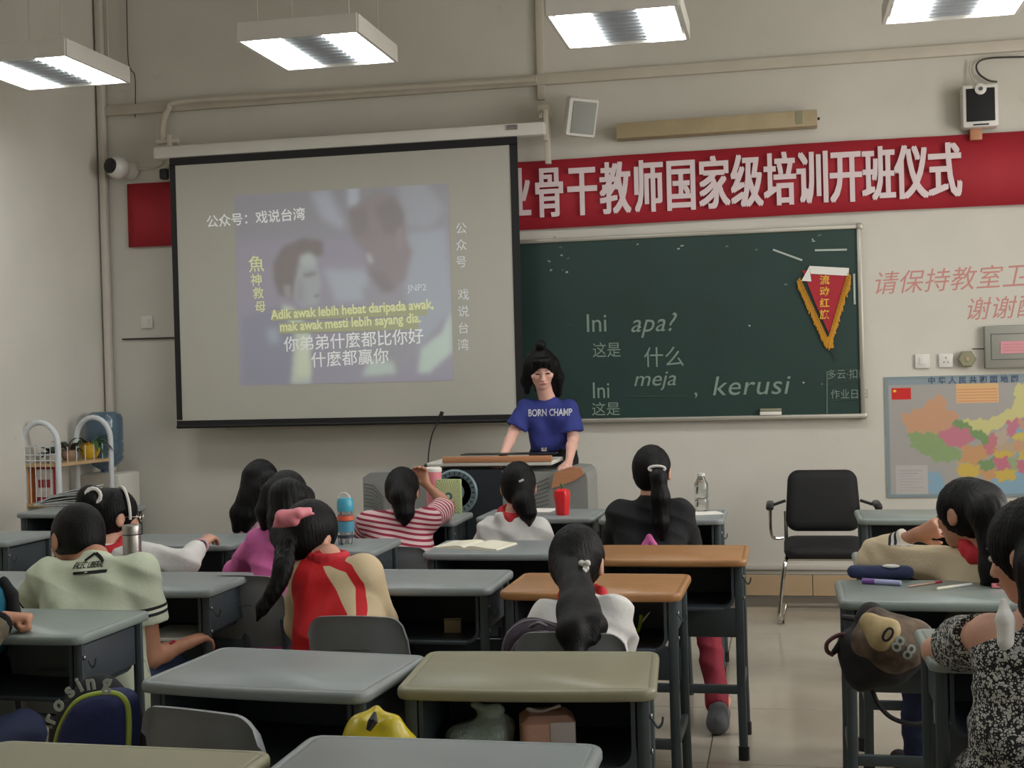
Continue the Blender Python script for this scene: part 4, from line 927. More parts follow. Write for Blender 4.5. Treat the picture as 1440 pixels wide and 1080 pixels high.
ms = bpy.data.materials.new('striped_cloth'); ms.use_nodes = True; N = ms.node_tree.nodes; L = ms.node_tree.links; b = N['Principled BSDF']; b.inputs['Roughness'].default_value = .85
at_ = N.new('ShaderNodeAttribute'); at_.attribute_name = 'phase'; fr = N.new('ShaderNodeMath'); fr.operation = 'FRACT'; L.new(at_.outputs['Fac'], fr.inputs[0]); gt = N.new('ShaderNodeMath'); gt.operation = 'GREATER_THAN'; gt.inputs[1].default_value = .55; L.new(fr.outputs[0], gt.inputs[0])
x = N.new('ShaderNodeMix'); x.data_type = 'RGBA'; x.inputs[6].default_value = lin((226, 196, 196))+(1,); x.inputs[7].default_value = lin((152, 38, 62))+(1,); L.new(gt.outputs[0], x.inputs[0]); L.new(x.outputs[2], b.inputs['Base Color'])
top(J, ms, 'striped_shirt', sleeve=.75, infl=.018, seed=5., fold=.003, attr=phase, aname='phase', h=.006, loose=.008, bell=.01); trousers(J, 'denim'); shoes(J)
hair(J, extra=lambda S: S.chain([J['H'](0, -.07, .0), A(566, 700, Y-.04), A(569, 722, Y-.06), A(571, 742, Y-.06)], [.06, .056, .045, .012]), amp=.0026)
seat_for(J, 'grey plastic chair under the striped shirt girl')

# --- girl in white hoodie with red scarf
Y = 6.02
J = person('girl in white hooded top with red neck scarf and white hair clip, before the lectern', A(729, 683, Y+.05), (.15, -.1, 0), A(723, 722, Y), A(690, 746, Y), A(757, 746, Y), (*A(722, 810, Y-.08)[:2], .47),
    A(676, 785, Y+.12), A(700, 765, Y+.3), A(768, 785, Y+.12), A(742, 765, Y+.3), hs=1.02, bw=1.05)
e = J['e']; top(J, 'white_cloth', 'hooded_top', sleeve=1.8, infl=.022, seed=6., hood=True, fold=.005); trousers(J, 'dark_blue_cloth'); shoes(J); scarf(J, r=.019, w=.055)
hair(J, extra=lambda S: S.chain([J['H'](.02, -.07, -.03), A(737, 708, Y-.06), A(742, 722, Y-.07), A(744, 737, Y-.06)], [.05, .05, .04, .014]), earcut=True)
MB().box(tuple(A(733, 676, Y-.085)-V3(e.location)), (.024, .008, .010), rot=(0, -.4, 0), bev=.003).obj('hair_clip', 'white_plastic', e)
seat_for(J, 'grey plastic chair under the white hooded top girl')

# --- girl in black, red trousers
Y = 5.86
hp_ = A(912, 800, Y-.08); hp_[2] = .47
lg = [(V3(hp_[0]-.08, hp_[1]+.3, .47), V3(hp_[0]-.08, hp_[1]+.28, .085), V3(hp_[0]-.08, hp_[1]+.42, .04)), (A(990, 838, 5.80), V3(*atz(1010, 1000, .085)[:2], .085), V3(*atz(1022, 985, .04)[:2], .04))]
J = person('girl in black top and dark red trousers with a ponytail, by the clear bottle', A(917, 662, Y+.05), (-.1, -.08, 0), A(914, 702, Y), A(874, 724, Y), A(955, 722, Y), hp_,
    A(862, 770, Y+.1), A(890, 750, Y+.32), A(968, 768, Y+.1), A(940, 750, Y+.32), hs=1.04, bw=1.12, legs=lg)
e = J['e']; top(J, 'black_cloth', 'jacket', sleeve=1.85, infl=.024, seed=7., fold=.004, collar_up=.012); trousers(J, 'maroon_cloth'); shoes(J, 'grey_cloth')
hair(J, extra=lambda S: S.chain([J['H'](.03, -.085, .02), A(926, 672, Y-.12), A(929, 700, Y-.13), A(930, 735, Y-.13), A(932, 757, Y-.12)], [.035, .034, .040, .036, .012]), earcut=True)
MB().tube([tuple(A(924, 661, Y-.11)+V3(.036*math.cos(a), -.006, .012*math.sin(a)+.006)-V3(e.location)) for a in np.linspace(0, 2*PI, 17)[:-1]], .006, 6, closed=True).obj('hair_tie', 'white_plastic', e)
S = SDF(.01); q = A(913, 755, Y-.14); S.cap(q, q+V3(-.022, 0, -.04), .012, .016); S.cap(q, q+V3(.022, 0, -.04), .012, .016); S.obj('pink_bow', 'pink_cloth', e, .006)
seat_for(J, 'grey plastic chair under the girl in black', sz=1.0)

# --- girl with long ponytail and white shirt, nearest centre
Y = 3.93
J = person('girl with very long low ponytail and beaded hair tie, white shirt, red scarf, nearest centre', A(812, 790, Y+.1), (-.12, -.25, 0), A(820, 842, Y+.05), A(772, 872, Y+.02), A(862, 868, Y+.02), (*A(818, 985, Y-.12)[:2], .47),
    A(752, 905, Y+.16), A(790, 880, Y+.36), A(872, 905, Y+.16), A(845, 878, Y+.36), hs=1.03)
e = J['e']; top(J, 'white_cloth', 'shirt', sleeve=1.3, infl=.022, seed=8., fold=.005); trousers(J, 'dark_blue_cloth'); shoes(J); scarf(J, w=.056)
hair(J, extra=lambda S: S.chain([J['H'](0, -.08, -.02), A(812, 832, Y-.14), A(811, 860, Y-.24), A(808, 890, Y-.35), A(812, 932, Y-.41)], [.055, .048, .055, .047, .020]).chain([A(826, 850, Y-.2), A(836, 880, Y-.32), A(834, 902, Y-.36)], [.035, .035, .012]), earcut=True, amp=.003)
for i, (a, b) in enumerate(((818, 792), (824, 799), (826, 792), (821, 803))): MB().ell(tuple(A(a, b, Y-.085-.003*i)-V3(e.location)), (.010, .008, .010), 7).obj('hair_bead', 'white_plastic', e)

# --- girl in beige jacket, right
Y = 4.52
J = person('girl in beige jacket leaning on her elbow, dark ponytail, by the wall map', A(1357, 722, Y+.05), (.85, -.2, .1), A(1383, 772, Y), A(1352, 798, Y+.05), A(1425, 800, Y-.05), (*A(1395, 900, Y-.05)[:2], .47),
    A(1228, 782, Y+.30), A(1287, 752, Y+.22), A(1440, 850, Y+.1), A(1395, 820, Y+.3), hs=1.05, skin='skin_tan', face=.35, dL=((1, -.1, .35), (0, -1, .3), 1), handL='relax', arm_r=1.12)
e = J['e']
def cuffs(P):
    out = np.zeros(len(P))
    el, wr = J['elL'], J['wrL']; ax = unit(wr-el); L = np.linalg.norm(wr-el); t = (P-el)@ax; r = np.linalg.norm(P-el-ax*np.clip(t, 0, L)[:, None], axis=1)
    s = (t-(L*.80-.045))/.045; out = np.where((r < .07) & (s > 0) & (t < L), np.clip(s*5, 0, 4.4), 0); return out
top(J, attr_mat('beige_jacket', [(206, 190, 158), (34, 38, 48), (206, 200, 186), (34, 38, 48), (206, 200, 186)], rough=.75), 'jacket', sleeve=1.80, infl=.026, seed=9., fold=.007, attr=cuffs, collar_up=-.004)
trousers(J, 'dark_blue_cloth'); shoes(J); scarf(J, w=.056, r=.018)
hair(J, extra=lambda S: S.chain([J['H'](0, -.07, .02), A(1390, 722, Y-.10), A(1405, 760, Y-.12), A(1402, 800, Y-.13), A(1392, 822, Y-.12)], [.075, .062, .06, .055, .03]), earcut=True, amp=.003)
seat_for(J, 'grey plastic chair under the beige jacket girl')

# --- woman in speckled dress, right edge
Y = 3.02
J = person('woman in black and white speckled cold-shoulder dress at the right edge, dark hair', A(1452, 776, Y+.08), (.95, -.25, 0), A(1466, 855, Y), A(1392, 893, Y+.03), A(1540, 890, Y-.05), (*A(1480, 1090, Y-.05)[:2], .47),
    A(1317, 916, Y+.36), A(1420, 925, Y+.55), A(1580, 990, Y), A(1520, 960, Y+.3), hs=1.08, bw=1.2, face=-.05, skin='skin', arm_r=1.1)
e = J['e']
mk = bpy.data.materials.new('speckled_cloth'); mk.use_nodes = True; N = mk.node_tree.nodes; L = mk.node_tree.links; b = N['Principled BSDF']; b.inputs['Roughness'].default_value = .85
tc = N.new('ShaderNodeTexCoord'); vo = N.new('ShaderNodeTexVoronoi'); vo.inputs['Scale'].default_value = 135; vo.feature = 'DISTANCE_TO_EDGE'; no = N.new('ShaderNodeTexNoise'); no.inputs['Scale'].default_value = 90; no.inputs['Detail'].default_value = 2; L.new(tc.outputs['Object'], vo.inputs['Vector']); L.new(tc.outputs['Object'], no.inputs['Vector'])
ad = N.new('ShaderNodeMath'); ad.operation = 'MULTIPLY_ADD'; ad.inputs[1].default_value = 1.0; L.new(vo.outputs['Distance'], ad.inputs[0]); L.new(no.outputs[0], ad.inputs[2]); g2 = N.new('ShaderNodeMath'); g2.operation = 'GREATER_THAN'; g2.inputs[1].default_value = .66; L.new(ad.outputs[0], g2.inputs[0])
x = N.new('ShaderNodeMix'); x.data_type = 'RGBA'; x.inputs[6].default_value = lin((24, 26, 28))+(1,); x.inputs[7].default_value = lin((186, 186, 178))+(1,); L.new(g2.outputs[0], x.inputs[0]); L.new(x.outputs[2], b.inputs['Base Color'])
S = SDF(.03); bw = J['bw']
for a_, b_, c_ in ((J['hL'], J['waL'], J['iL']), (J['hR'], J['waR'], J['iR'])): S.cap(a_-V3(0, 0, .02), b_, .115, .098).cap(b_, c_, .098, .082)
S.cap(J['iL'], J['iR'], .078, .078); S.cap(J['hL']+V3(0, 0, -.02), J['legs'][0][0], .10, .075).cap(J['hR']+V3(0, 0, -.02), J['legs'][1][0], .11, .09); S.cap(J['shR'], J['neck']-V3(0, 0, .02), .055, .05)
for sh, el in ((J['shL'], J['elL']), (J['shR'], J['elR'])):
    n = unit(el-sh); m0 = sh+(el-sh)*.18; m1 = sh+(el-sh)*.60; S.cap(m0, m1+n*.04, .060, .070, .02, cuts=((m1, n), (m0, -n)))
S.sub(J['shL']+V3(.02, -.02, .05), (.062, .06, .062), None, .01); S.cut(J['neck']+V3(0, 0, .0), (0, 0, 1)); S.obj('dress', mk, e, .0065, folds(.005, 2.)); shoes(J)
hair(J, extra=lambda S: S.chain([J['H'](.02, -.06, .02), A(1472, 800, Y-.02), A(1466, 850, Y-.03), A(1475, 870, Y-.1)], [.085, .065, .045, .02]), earcut=True, h=.0055, amp=.003)
S = SDF(.01); S.chain([A(1412, 846, Y-.07), A(1413, 870, Y-.085), A(1414, 903, Y-.10)], [.010, .017, .020]); S.obj('collar_tie', 'white_cloth', e, .005, folds(.002))
seat_for(J, 'grey plastic chair under the speckled dress woman', sz=.84)

# --- person cut by the left edge
Y = 3.12
wr = A(4, 885, Y+.28)
J = person('person at the left edge, mostly out of frame, camouflage sleeve and fist on the desk', A(-150, 740, Y+.1), (0, -.2, 0), A(-150, 810, Y), A(-220, 850, Y), A(-85, 850, Y), (*A(-120, 1000, Y-.06)[:2], .47),
    A(-230, 930, Y+.1), A(-150, 900, Y+.3), A(-50, 935, Y+.08), V3(wr[0], wr[1], .80), hs=1.05, skin='skin_tan', dR=((.75, .55, -.05), (0, 0, 1)), handR='fist', arm_r=1.1,
    legs=[(A(-60, 1010, 3.45), V3(*A(-60, 1010, 3.45)[:2], .085), V3(*A(-60, 1010, 3.6)[:2], .04)), (V3(*A(30, 1000, 3.30)[:2], .50), V3(*A(25, 1010, 3.32)[:2], .085), V3(*A(25, 1010, 3.5)[:2], .04))])
e = J['e']; top(J, 'olive_camo', 'jacket', sleeve=1.82, infl=.024, seed=10.); trousers(J, 'dark_blue_cloth'); shoes(J); hair(J, earcut=True, amp=.001)
ax = unit(J['wrR']-J['elR']); u1 = unit(np.cross(ax, V3(0, 0, 1))); u2 = np.cross(ax, u1)
MB().tube([tuple(J['wrR']-ax*.02+(u1*math.cos(a)+u2*math.sin(a))*.030-V3(e.location)) for a in np.linspace(0, 2*PI, 15)[:-1]], .011, 6, closed=True).obj('dark_cuff', 'black_cloth', e)
seat_for(J, 'grey plastic chair under the person at the left edge')

# --- teacher
Y = 7.5
an = [(V3(*A(752, 700, Y+.02)[:2], .50), V3(*A(752, 700, Y+.05)[:2], .085), V3(*A(750, 700, Y-.10)[:2], .04)), (V3(*A(795, 700, Y+.05)[:2], .50), V3(*A(797, 700, Y+.08)[:2], .085), V3(*A(797, 700, Y-.08)[:2], .04))]
J = person('young woman teacher leaning on the lectern, blue T-shirt, black trousers, black hair with topknot', A(761, 518, Y-.10), (PI+.30, -.40, .05), A(770, 560, Y-.01), A(800, 574, Y), A(739, 573, Y-.02), V3(*A(779, 665, Y+.10)[:2], .90),
    A(806, 616, Y-.02), A(800, 650, Y-.22), A(722, 608, Y-.06), A(706, 644, Y-.26), face=PI, hs=1.06, bw=.80, legs=an, h=.005, handL='flat', handR='flat', arm_r=1.02, dL=((-.1, -1, -.25), (0, 0, 1), 1), dR=((-.1, -1, -.25), (0, 0, 1), -1), ears=True, gaze='down', skin='skin_fair')
e = J['e']; shirt = top(J, 'blue_cloth', 'tshirt', sleeve=.80, infl=.018, seed=.8, fold=.004, hem=.06, h=.006, bell=.024, loose=.0, collar_up=-.004, hemcut=A(770, 634, Y)[2])
S = SDF(.03); S.cap(J['hL']+V3(0, 0, .07), J['hR']+V3(0, 0, .07), .088, .088); S.cap(J['waL']-V3(0, 0, .02), J['waR']-V3(0, 0, .02), .072, .072); S.cap(J['hL']+V3(0, 0, .12), J['hR']+V3(0, 0, .12), .074, .074); S.cut((0, 0, A(770, 631, Y)[2]), (0, 0, 1))
for hp_, (kn, an_, toe) in zip((J['hL'], J['hR']), J['legs']): S.cap(hp_, kn, .095, .065).cap(kn, an_, .065, .06)
S.obj('trousers', 'black_cloth', e, .009, folds(.004)); shoes(J)
q = A(765, 632, Y-.09)-V3(e.location); MB().box(tuple(q), (.035, .012, .022), bev=.004).obj('belt_buckle', 'chrome', e)
H = J['H']
hair(J, face=(.072, .076, .080), fc=(0, .112, -.038), nape=-.13, h=.0055, amp=.002, extra=lambda S: (S.ell(H(0, .0, .135), V3(.032, .030, .030)), S.cap(H(0, -.01, .11), H(0, 0, .13), .02, .018),
    S.chain([H(-.062, -.01, .02), H(-.084, -.02, -.07), H(-.09, -.03, -.17)], [.042, .042, .026]), S.chain([H(.062, -.01, .02), H(.080, -.015, -.07), H(.080, -.02, -.14)], [.04, .036, .018]),
    S.chain([H(0, -.07, .0), H(0, -.085, -.08), H(.01, -.08, -.15)], [.06, .055, .03]), S.chain([H(-.035, .070, .070), H(-.042, .086, .044)], [.020, .006]), S.chain([H(-.012, .078, .070), H(-.012, .094, .044)], [.020, .007]), S.chain([H(.016, .078, .070), H(.018, .092, .044)], [.020, .006]), S.chain([H(.042, .064, .068), H(.050, .076, .034)], [.018, .006])))
mat('shirt_print', (226, 228, 236), .7)
q = A(735, 587, Y-.25); lt = text_mesh('BORN CHAMP', .056, 'shirt_print', on_wall(q[0], q[2]+.0, q[1], .0), 'lettering', None, sx=.70, bold=.0016); rel(lt, e); conform(lt, shirt, .004)

# ================================================================ lectern, office chair, wall things
LY = 7.02                                                            # front face of the lectern
la, lb = A(508, 665, LY), A(825, 665, LY); lz = A(650, 655, LY)[2]
le = empty('lectern', ((la[0]+lb[0])/2, LY+.30, 0), 0, 'wide grey and black teacher lectern with wood trim and round emblem', 'lectern')
def LP(px, py, Y=LY): return Vector(A(px, py, Y))-Vector(le.location)
mat('lectern_grey', (150, 152, 148), .4, .2, var=.04); mat('lectern_dark', (36, 42, 48), .45, var=.1); mat('wood_trim', (186, 130, 92), .45, var=.12, vscale=10, stretch=(1, 8, 8)); mat('emblem', (120, 140, 144), .35, .3)
def prism(pts, y0, y1, name, m_, bev=0, par=le):
    n = len(pts); mb = MB(); mb.add([(p[0], y0, p[1]) for p in pts]+[(p[0], y1, p[1]) for p in pts], [tuple(range(n)), tuple(range(n, 2*n))[::-1]]+[(i, i+n, (i+1) % n+n, (i+1) % n) for i in range(n)]); return mb.obj(name, m_, par, smooth=False)
P_ = lambda px, py: (LP(px, py).x, LP(px, py).z)
zb = .02
def down(px): return (LP(px, 665).x, zb)
prism([down(510), down(612), P_(612, 660), P_(520, 665), P_(510, 672)], -.30, .05, 'side_cabinet', 'lectern_grey')
prism([down(612), down(706), P_(706, 660), P_(612, 662)], -.305, .05, 'front_panel', 'lectern_dark')
prism([down(706), down(780), P_(780, 664), P_(706, 662)], -.30, .05, 'centre_panel', 'lectern_grey')
prism([down(780), down(826), P_(826, 674), P_(824, 666), P_(818, 660), P_(800, 659), P_(780, 664)], -.30, .08, 'side_cabinet', 'lectern_grey')
a, b = LP(600, 655), LP(776, 653); MB().box(((a.x+b.x)/2, -.11, a.z+.005), (b.x-a.x, .38, .022), bev=.006).obj('writing_top', 'white_enamel', le)
a, b = LP(622, 650), LP(776, 650); MB().box(((a.x+b.x)/2, -.29, a.z+.012), (b.x-a.x, .03, .034), bev=.005).obj('wood_edge', 'wood_trim', le)
a, b = LP(640, 646), LP(775, 646); MB().box(((a.x+b.x)/2, -.12, a.z+.016), (b.x-a.x, .12, .006), bev=.002).obj('flat_keyboard', 'black_plastic', le)
q = LP(804, 672); prism([(q.x-.11, q.z-.055), (q.x-.06, q.z-.04), (q.x+.02, q.z-.012), (q.x+.07, q.z+.022), (q.x+.055, q.z+.055), (q.x-.0, q.z+.062), (q.x-.09, q.z+.03)], -.325, -.298, 'wood_corner', 'wood_trim')
for k in range(7): a = LP(512, 680+k*5); b = LP(540, 700+k*5); MB().tube([(a.x, -.302, a.z), ((a.x+b.x)/2, -.302, a.z-.01), (b.x, -.302, b.z)], .0025, 4).obj('vent_groove', 'groove', le)
for k in range(7): a = LP(736, 680+k*5); b = LP(772, 672+k*6); MB().tube([(a.x, -.302, a.z-.03), (b.x, -.302, b.z)], .0025, 4).obj('vent_groove', 'groove', le)
q = LP(641, 692); MB().lathe([(.125, 0), (.128, .006), (.118, .012), (.09, .008), (.088, .0)], (q.x, -.306, q.z), 40, rot=(PI/2, 0, 0)).obj('emblem_ring', 'emblem', le)
MB().lathe([(.05, 0), (.05, .010), (.03, .014)], (q.x, -.306, q.z), 30, rot=(PI/2, 0, 0)).obj('emblem_centre', 'emblem', le)
m = MB()
for k in range(24): a = 2*PI*k/24; m.box((q.x+.105*math.cos(a), -.320, q.z+.105*math.sin(a)), (.006, .003, .018), rot=(0, -a+PI/2, 0))
m.obj('emblem_marks', 'lectern_dark', le)
mic = empty('gooseneck_microphone', tuple(A(603, 655, 7.1)), 0, 'black gooseneck microphone standing on the left of the lectern', 'microphone'); mv = lambda a, b: Vector(A(a, b, 7.1))-Vector(mic.location)
MB().tube(smooth_path([mv(602, 657), mv(603, 635), mv(608, 610), mv(618, 590)], 5), [.004]*16, 8).obj('neck', 'black_plastic', mic); MB().tube([mv(617, 592), mv(619, 587), mv(622, 579)], [.008, .012, .011], 10).obj('capsule', 'black_fabric', mic); MB().lathe([(.03, 0), (.03, .01), (.01, .02)], (0, 0, -.005), 16).obj('base', 'black_plastic', mic)

# office chair facing the camera
OY = 8.02; oc = Vector(A(1157, 700, OY)); ch = empty('office_chair', (oc.x, 7.92, 0), 0, 'black padded visitor chair with chrome cantilever frame and armrests by the wall', 'chair')
O_ = lambda px, py, Y=OY: Vector(A(px, py, Y))-Vector(ch.location)
def cushion(outline, d0, d1, T, name):
    m_ = (d0+d1)/2; return MB().slab(outline, [(.05, d0), (.03, d0+.003), (.006, d0+.018), (0, m_), (.006, d1-.018), (.03, d1-.004), (.055, d1)], T).obj(name, 'black_fabric', ch, ang=80)
bz0, bz1 = O_(1150, 745).z, O_(1150, 660).z; bw_ = O_(1209, 700).x-O_(1104, 700).x; bcx = (O_(1209, 700).x+O_(1104, 700).x)/2
cushion([(p[0]*(1.0 if p[1] < 0 else .93), p[1]) for p in rrect(bw_, bz1-bz0, .07, 7)], 0, .07, Matrix.Translation((bcx, .05, (bz0+bz1)/2)) @ Matrix.Rotation(PI/2-.10, 4, 'X'), 'backrest')
sz_ = O_(1150, 770, 7.75).z; cushion(rrect(.46, .45, .08, 6), -.035, .035, Matrix.Translation((bcx, -.14, sz_)) @ Matrix.Rotation(.05, 4, 'X'), 'seat')
for sx in (-1, 1):
    x_ = bcx+sx*.235
    MB().tube(smooth_path([(x_-sx*.02, .04, bz0+.12), (x_-sx*.02, .05, bz0-.04), (x_-sx*.02, .03, sz_-.02), (x_-sx*.02, -.15, sz_-.045), (x_-sx*.015, -.31, sz_-.05), (x_, -.35, sz_-.12), (x_+sx*.02, -.36, .12), (x_+sx*.03, -.36, .03), (x_+sx*.02, -.30, .014), (x_, .18, .014)], 6), .0125, 10).obj('frame_tube', 'chrome', ch)
    MB().tube(smooth_path([(x_+sx*.0, .03, sz_+.03), (x_+sx*.06, .0, sz_+.04), (x_+sx*.07, -.02, sz_+.14), (x_+sx*.07, -.05, sz_+.215)], 5), .010, 8).obj('arm_tube', 'chrome', ch)
    MB().box((x_+sx*.07, -.08, sz_+.235), (.045, .26, .035), bev=.014).obj('armrest', 'black_plastic', ch)
    MB().tube([(x_+sx*.07, .04, sz_+.22), (x_-sx*.02, .05, sz_+.25)], .009, 8).obj('arm_bracket', 'black_plastic', ch)
    MB().box((x_+sx*.02, -.30, .008), (.035, .06, .016), bev=.005).obj('foot_glide', 'black_cap', ch)
MB().tube([(bcx-.235, .18, .014), (bcx+.235, .18, .014)], .0125, 10).obj('floor_bar', 'chrome', ch)
MB().tube([(bcx-.215, -.28, sz_-.05), (bcx+.215, -.28, sz_-.05)], .011, 10).obj('seat_bar', 'chrome', ch)

# wall speaker (small white, tilted), wall box with grille, security cameras, lamp housing
def wthing(name, px, py, Y, label, cat, rz=0): o = empty(name, tuple(A(px, py, Y)), rz, label, cat); return o
sp = wthing('wall_speaker', 814, 164, YW-.16, 'small white wall speaker, tilted, right of the screen bracket', 'speaker', .25); sp.rotation_euler = (.25, .10, .35)
mat('speaker_mesh', (160, 162, 154), .7, bump=.4, bscale=400)
MB().slab(rrect(.20, .25, .02, 3), [(.02, 0), (.0, .02), (0, .10), (.01, .12)], Matrix.Rotation(PI/2, 4, 'X')).obj('case', 'white_plastic', sp)
MB().box((.01, -.122, 0), (.15, .008, .20), bev=.003).obj('grille', 'speaker_mesh', sp); MB().tube([(0, 0, .05), (0, .10, .12), (0.02, .15, .1)], .012, 8).obj('mount', 'white_enamel', sp)
wb = wthing('wall_speaker_box', 1377, 151, YW-.07, 'white box with dark square grille and round dial near the top right', 'speaker')
MB().box((0, 0, 0), (.21, .12, .26), bev=.015).obj('case', 'white_plastic', wb); MB().box((0, -.062, .005), (.165, .008, .20), bev=.004).obj('grille', 'black_fabric', wb)
MB().lathe([(.034, 0), (.034, .012), (.024, .016)], (0, -.062, .098), 20, rot=(PI/2, 0, 0)).obj('dial', 'white_plastic', wb); MB().lathe([(.012, 0), (.012, .006)], (0, -.078, .098), 14, rot=(PI/2, 0, 0)).obj('dial_mark', 'groove', wb)
MB().box((0, -.062, -.115), (.09, .006, .008)).obj('slot', 'black_cap', wb, smooth=False); MB().box((-.02, .03, -.16), (.07, .05, .07), bev=.004).obj('bracket', 'wood_trim', wb)
pipe('speaker_cable', smooth_path([wp(1440, 80, YW-.03), wp(1390, 82, YW-.03), wp(1374, 90, YW-.03), wp(1376, 103, YW-.04), wp(1390, 113, YW-.04), wp(1402, 115, YW-.03)]), .006, 'wire', 'dark cable looping above the white grille box', 'cable', 6)
pipe('lead_wire', smooth_path([wp(1366, 85, YW-.03), wp(1364, 102, YW-.03), wp(1372, 118, YW-.06)]), .005, 'conduit', 'thin pale lead running down into the white grille box', 'cable', 6)
pipe('thin_cable', smooth_path([wp(178, 0, YW-.02), wp(180, 80, YW-.02), wp(184, 98, YW-.03), wp(190, 110, YW-.03), wp(190, 165, YW-.02)]), .004, 'wire', 'thin cable hanging down the wall near the left corner', 'cable', 6)
dc = wthing('dome_camera', 166, 236, YW-.12, 'white dome security camera in the left corner by the screen', 'camera'); dc.rotation_euler = (-.1, 0, -.35)
MB().ell((0, 0, 0), (.078, .085, .078), 14).obj('ball', 'white_plastic', dc); MB().lathe([(.052, 0), (.054, .02), (.044, .03), (.02, .034)], (0, -.058, 0), 20, rot=(PI/2, 0, 0)).obj('lens', 'black_plastic', dc); MB().tube([(.01, .05, 0), (.0, .12, .0)], [.05, .065], 16).obj('base', 'white_enamel', dc)
pipe('camera_cable', smooth_path([wp(178, 226, YW-.06), wp(192, 236, YW-.03), wp(210, 237, YW-.03), wp(228, 230, YW-.03), wp(232, 215, YW-.03)]), .007, 'conduit', 'grey cable from the dome camera towards the screen bracket', 'cable', 6)
sc2 = wthing('small_camera', 231, 245, YW-.08, 'small black camera half hidden behind the screen edge', 'camera'); MB().box((0, 0, 0), (.06, .05, .075), bev=.014).obj('case', 'black_plastic', sc2); MB().tube([(0, 0, .03), (0, .06, .05), (0, .08, .1)], .012, 8).obj('bracket', 'conduit', sc2)
a, b = wp(868, 187, YW-.06), wp(1149, 168, YW-.06); lh = empty('board_lamp_housing', ((a.x+b.x)/2, YW-.07, (a.z+b.z)/2), 0, 'long tan box-shaped lamp housing mounted above the red banner', 'lamp'); mat('tan_metal', (168, 152, 118), .55, var=.1)
sl_ = -math.atan2(b.z-a.z, b.x-a.x)
MB().box((0, 0, 0), (b.x-a.x, .12, .10), rot=(0, sl_, 0), bev=.006).obj('housing', 'tan_metal', lh); MB().box(((b.x-a.x)/2-.11, -.0615, .01), (.04, .003, .085)).obj('tape_patch', 'cream_plastic', lh, smooth=False); MB().ell(((b.x-a.x)/2+.008, -.03, 0), (.008, .008, .010), 6).obj('screw', 'black_cap', lh)
for x_ in (-.5, .5): MB().box((x_, .05, .03), (.04, .06, .03)).obj('bracket', 'white_enamel', lh, smooth=False)
# switches, socket plates, junction box
def plate(px, py, w_, h_, label, cat='switch', mt='white_plastic', det='rocker', d=.02):
    o = wthing('wall_plate', px, py, YW-d/2, label, cat); MB().box((0, 0, 0), (w_, d, h_), bev=.005).obj('plate', mt, o)
    if det == 'rocker': MB().box((0, -d/2-.002, 0), (w_*.45, .006, h_*.5), bev=.002).obj('rocker', mt, o)
    elif det == 'socket':
        for sx, sz2, an_ in ((0, .018, 0), (-.012, -.01, .5), (.012, -.01, -.5)): MB().box((sx, -d/2-.001, sz2), (.004, .003, .012), rot=(0, an_, 0)).obj('slot', 'groove', o, smooth=False)
    return o
plate(1297, 508, .088, .088, 'leftmost white switch plate above the map'); plate(1330, 507, .085, .085, 'white socket plate in the middle above the map', 'socket', det='socket')
o = wthing('adapter', 1359, 505, YW-.03, 'cream octagonal plug adapter beside the grey box', 'adapter'); MB().lathe([(.05, -.02), (.056, -.015), (.056, .02), (.046, .03)], (0, 0, 0), 6, rot=(PI/2, 0, 0)).obj('body', 'cream_plastic', o, ang=20); MB().box((0, -.033, 0), (.02, .006, .026), bev=.002).obj('socket_face', 'tan_metal', o)
plate(207, 453, .088, .088, 'pale switch plate left of the screen')
jb = wthing('junction_box', 1430, 487, YW-.03, 'grey metal wall box with a pink notice at the right edge', 'box'); mat('grey_metal', (150, 150, 140), .45, .2); MB().box((0.0, 0, 0), (.38, .06, .26), bev=.006).obj('case', 'grey_metal', jb)
m = MB(); 
for (c, d) in (((0, -.031, .078), (.31, .003, .004)), ((0, -.031, -.078), (.31, .003, .004)), ((-.153, -.031, 0), (.004, .003, .156)), ((.153, -.031, 0), (.004, .003, .156))): m.box(c, d)
m.obj('door_seam', 'groove', jb, smooth=False); mat('pink_paper', (214, 150, 160), .8); MB().box((.0, -.0325, -.005), (.20, .003, .075)).obj('notice', 'pink_paper', jb, smooth=False)
for k in range(3): MB().box((.0, -.0345, .012-.018*k), (.17, .001, .004)).obj('notice_line', 'red_marker', jb, smooth=False)
MB().tube([(-.19, 0, -.01), (-.26, .0, -.008)], .004, 6).obj('lead', 'wire', jb)
# red marker writing on the wall
for txt, px, py, h_ in (('请保持教室卫生整洁', 1226, 412, .155), ('谢谢配合', 1356, 448, .15)):
    p = wp(px, py, YW-.001); o = text_mesh(txt, h_, 'red_marker', on_wall(p.x, p.z, YW-.001, .02), 'wall_writing', None, sx=.98, depth=.0005, shear=.25, spacing=1.03); tag(o, {'请': 'upper line of faint red handwriting on the wall above the map', '谢': 'lower shorter line of faint red handwriting above the grey box'}[txt[0]], 'writing')

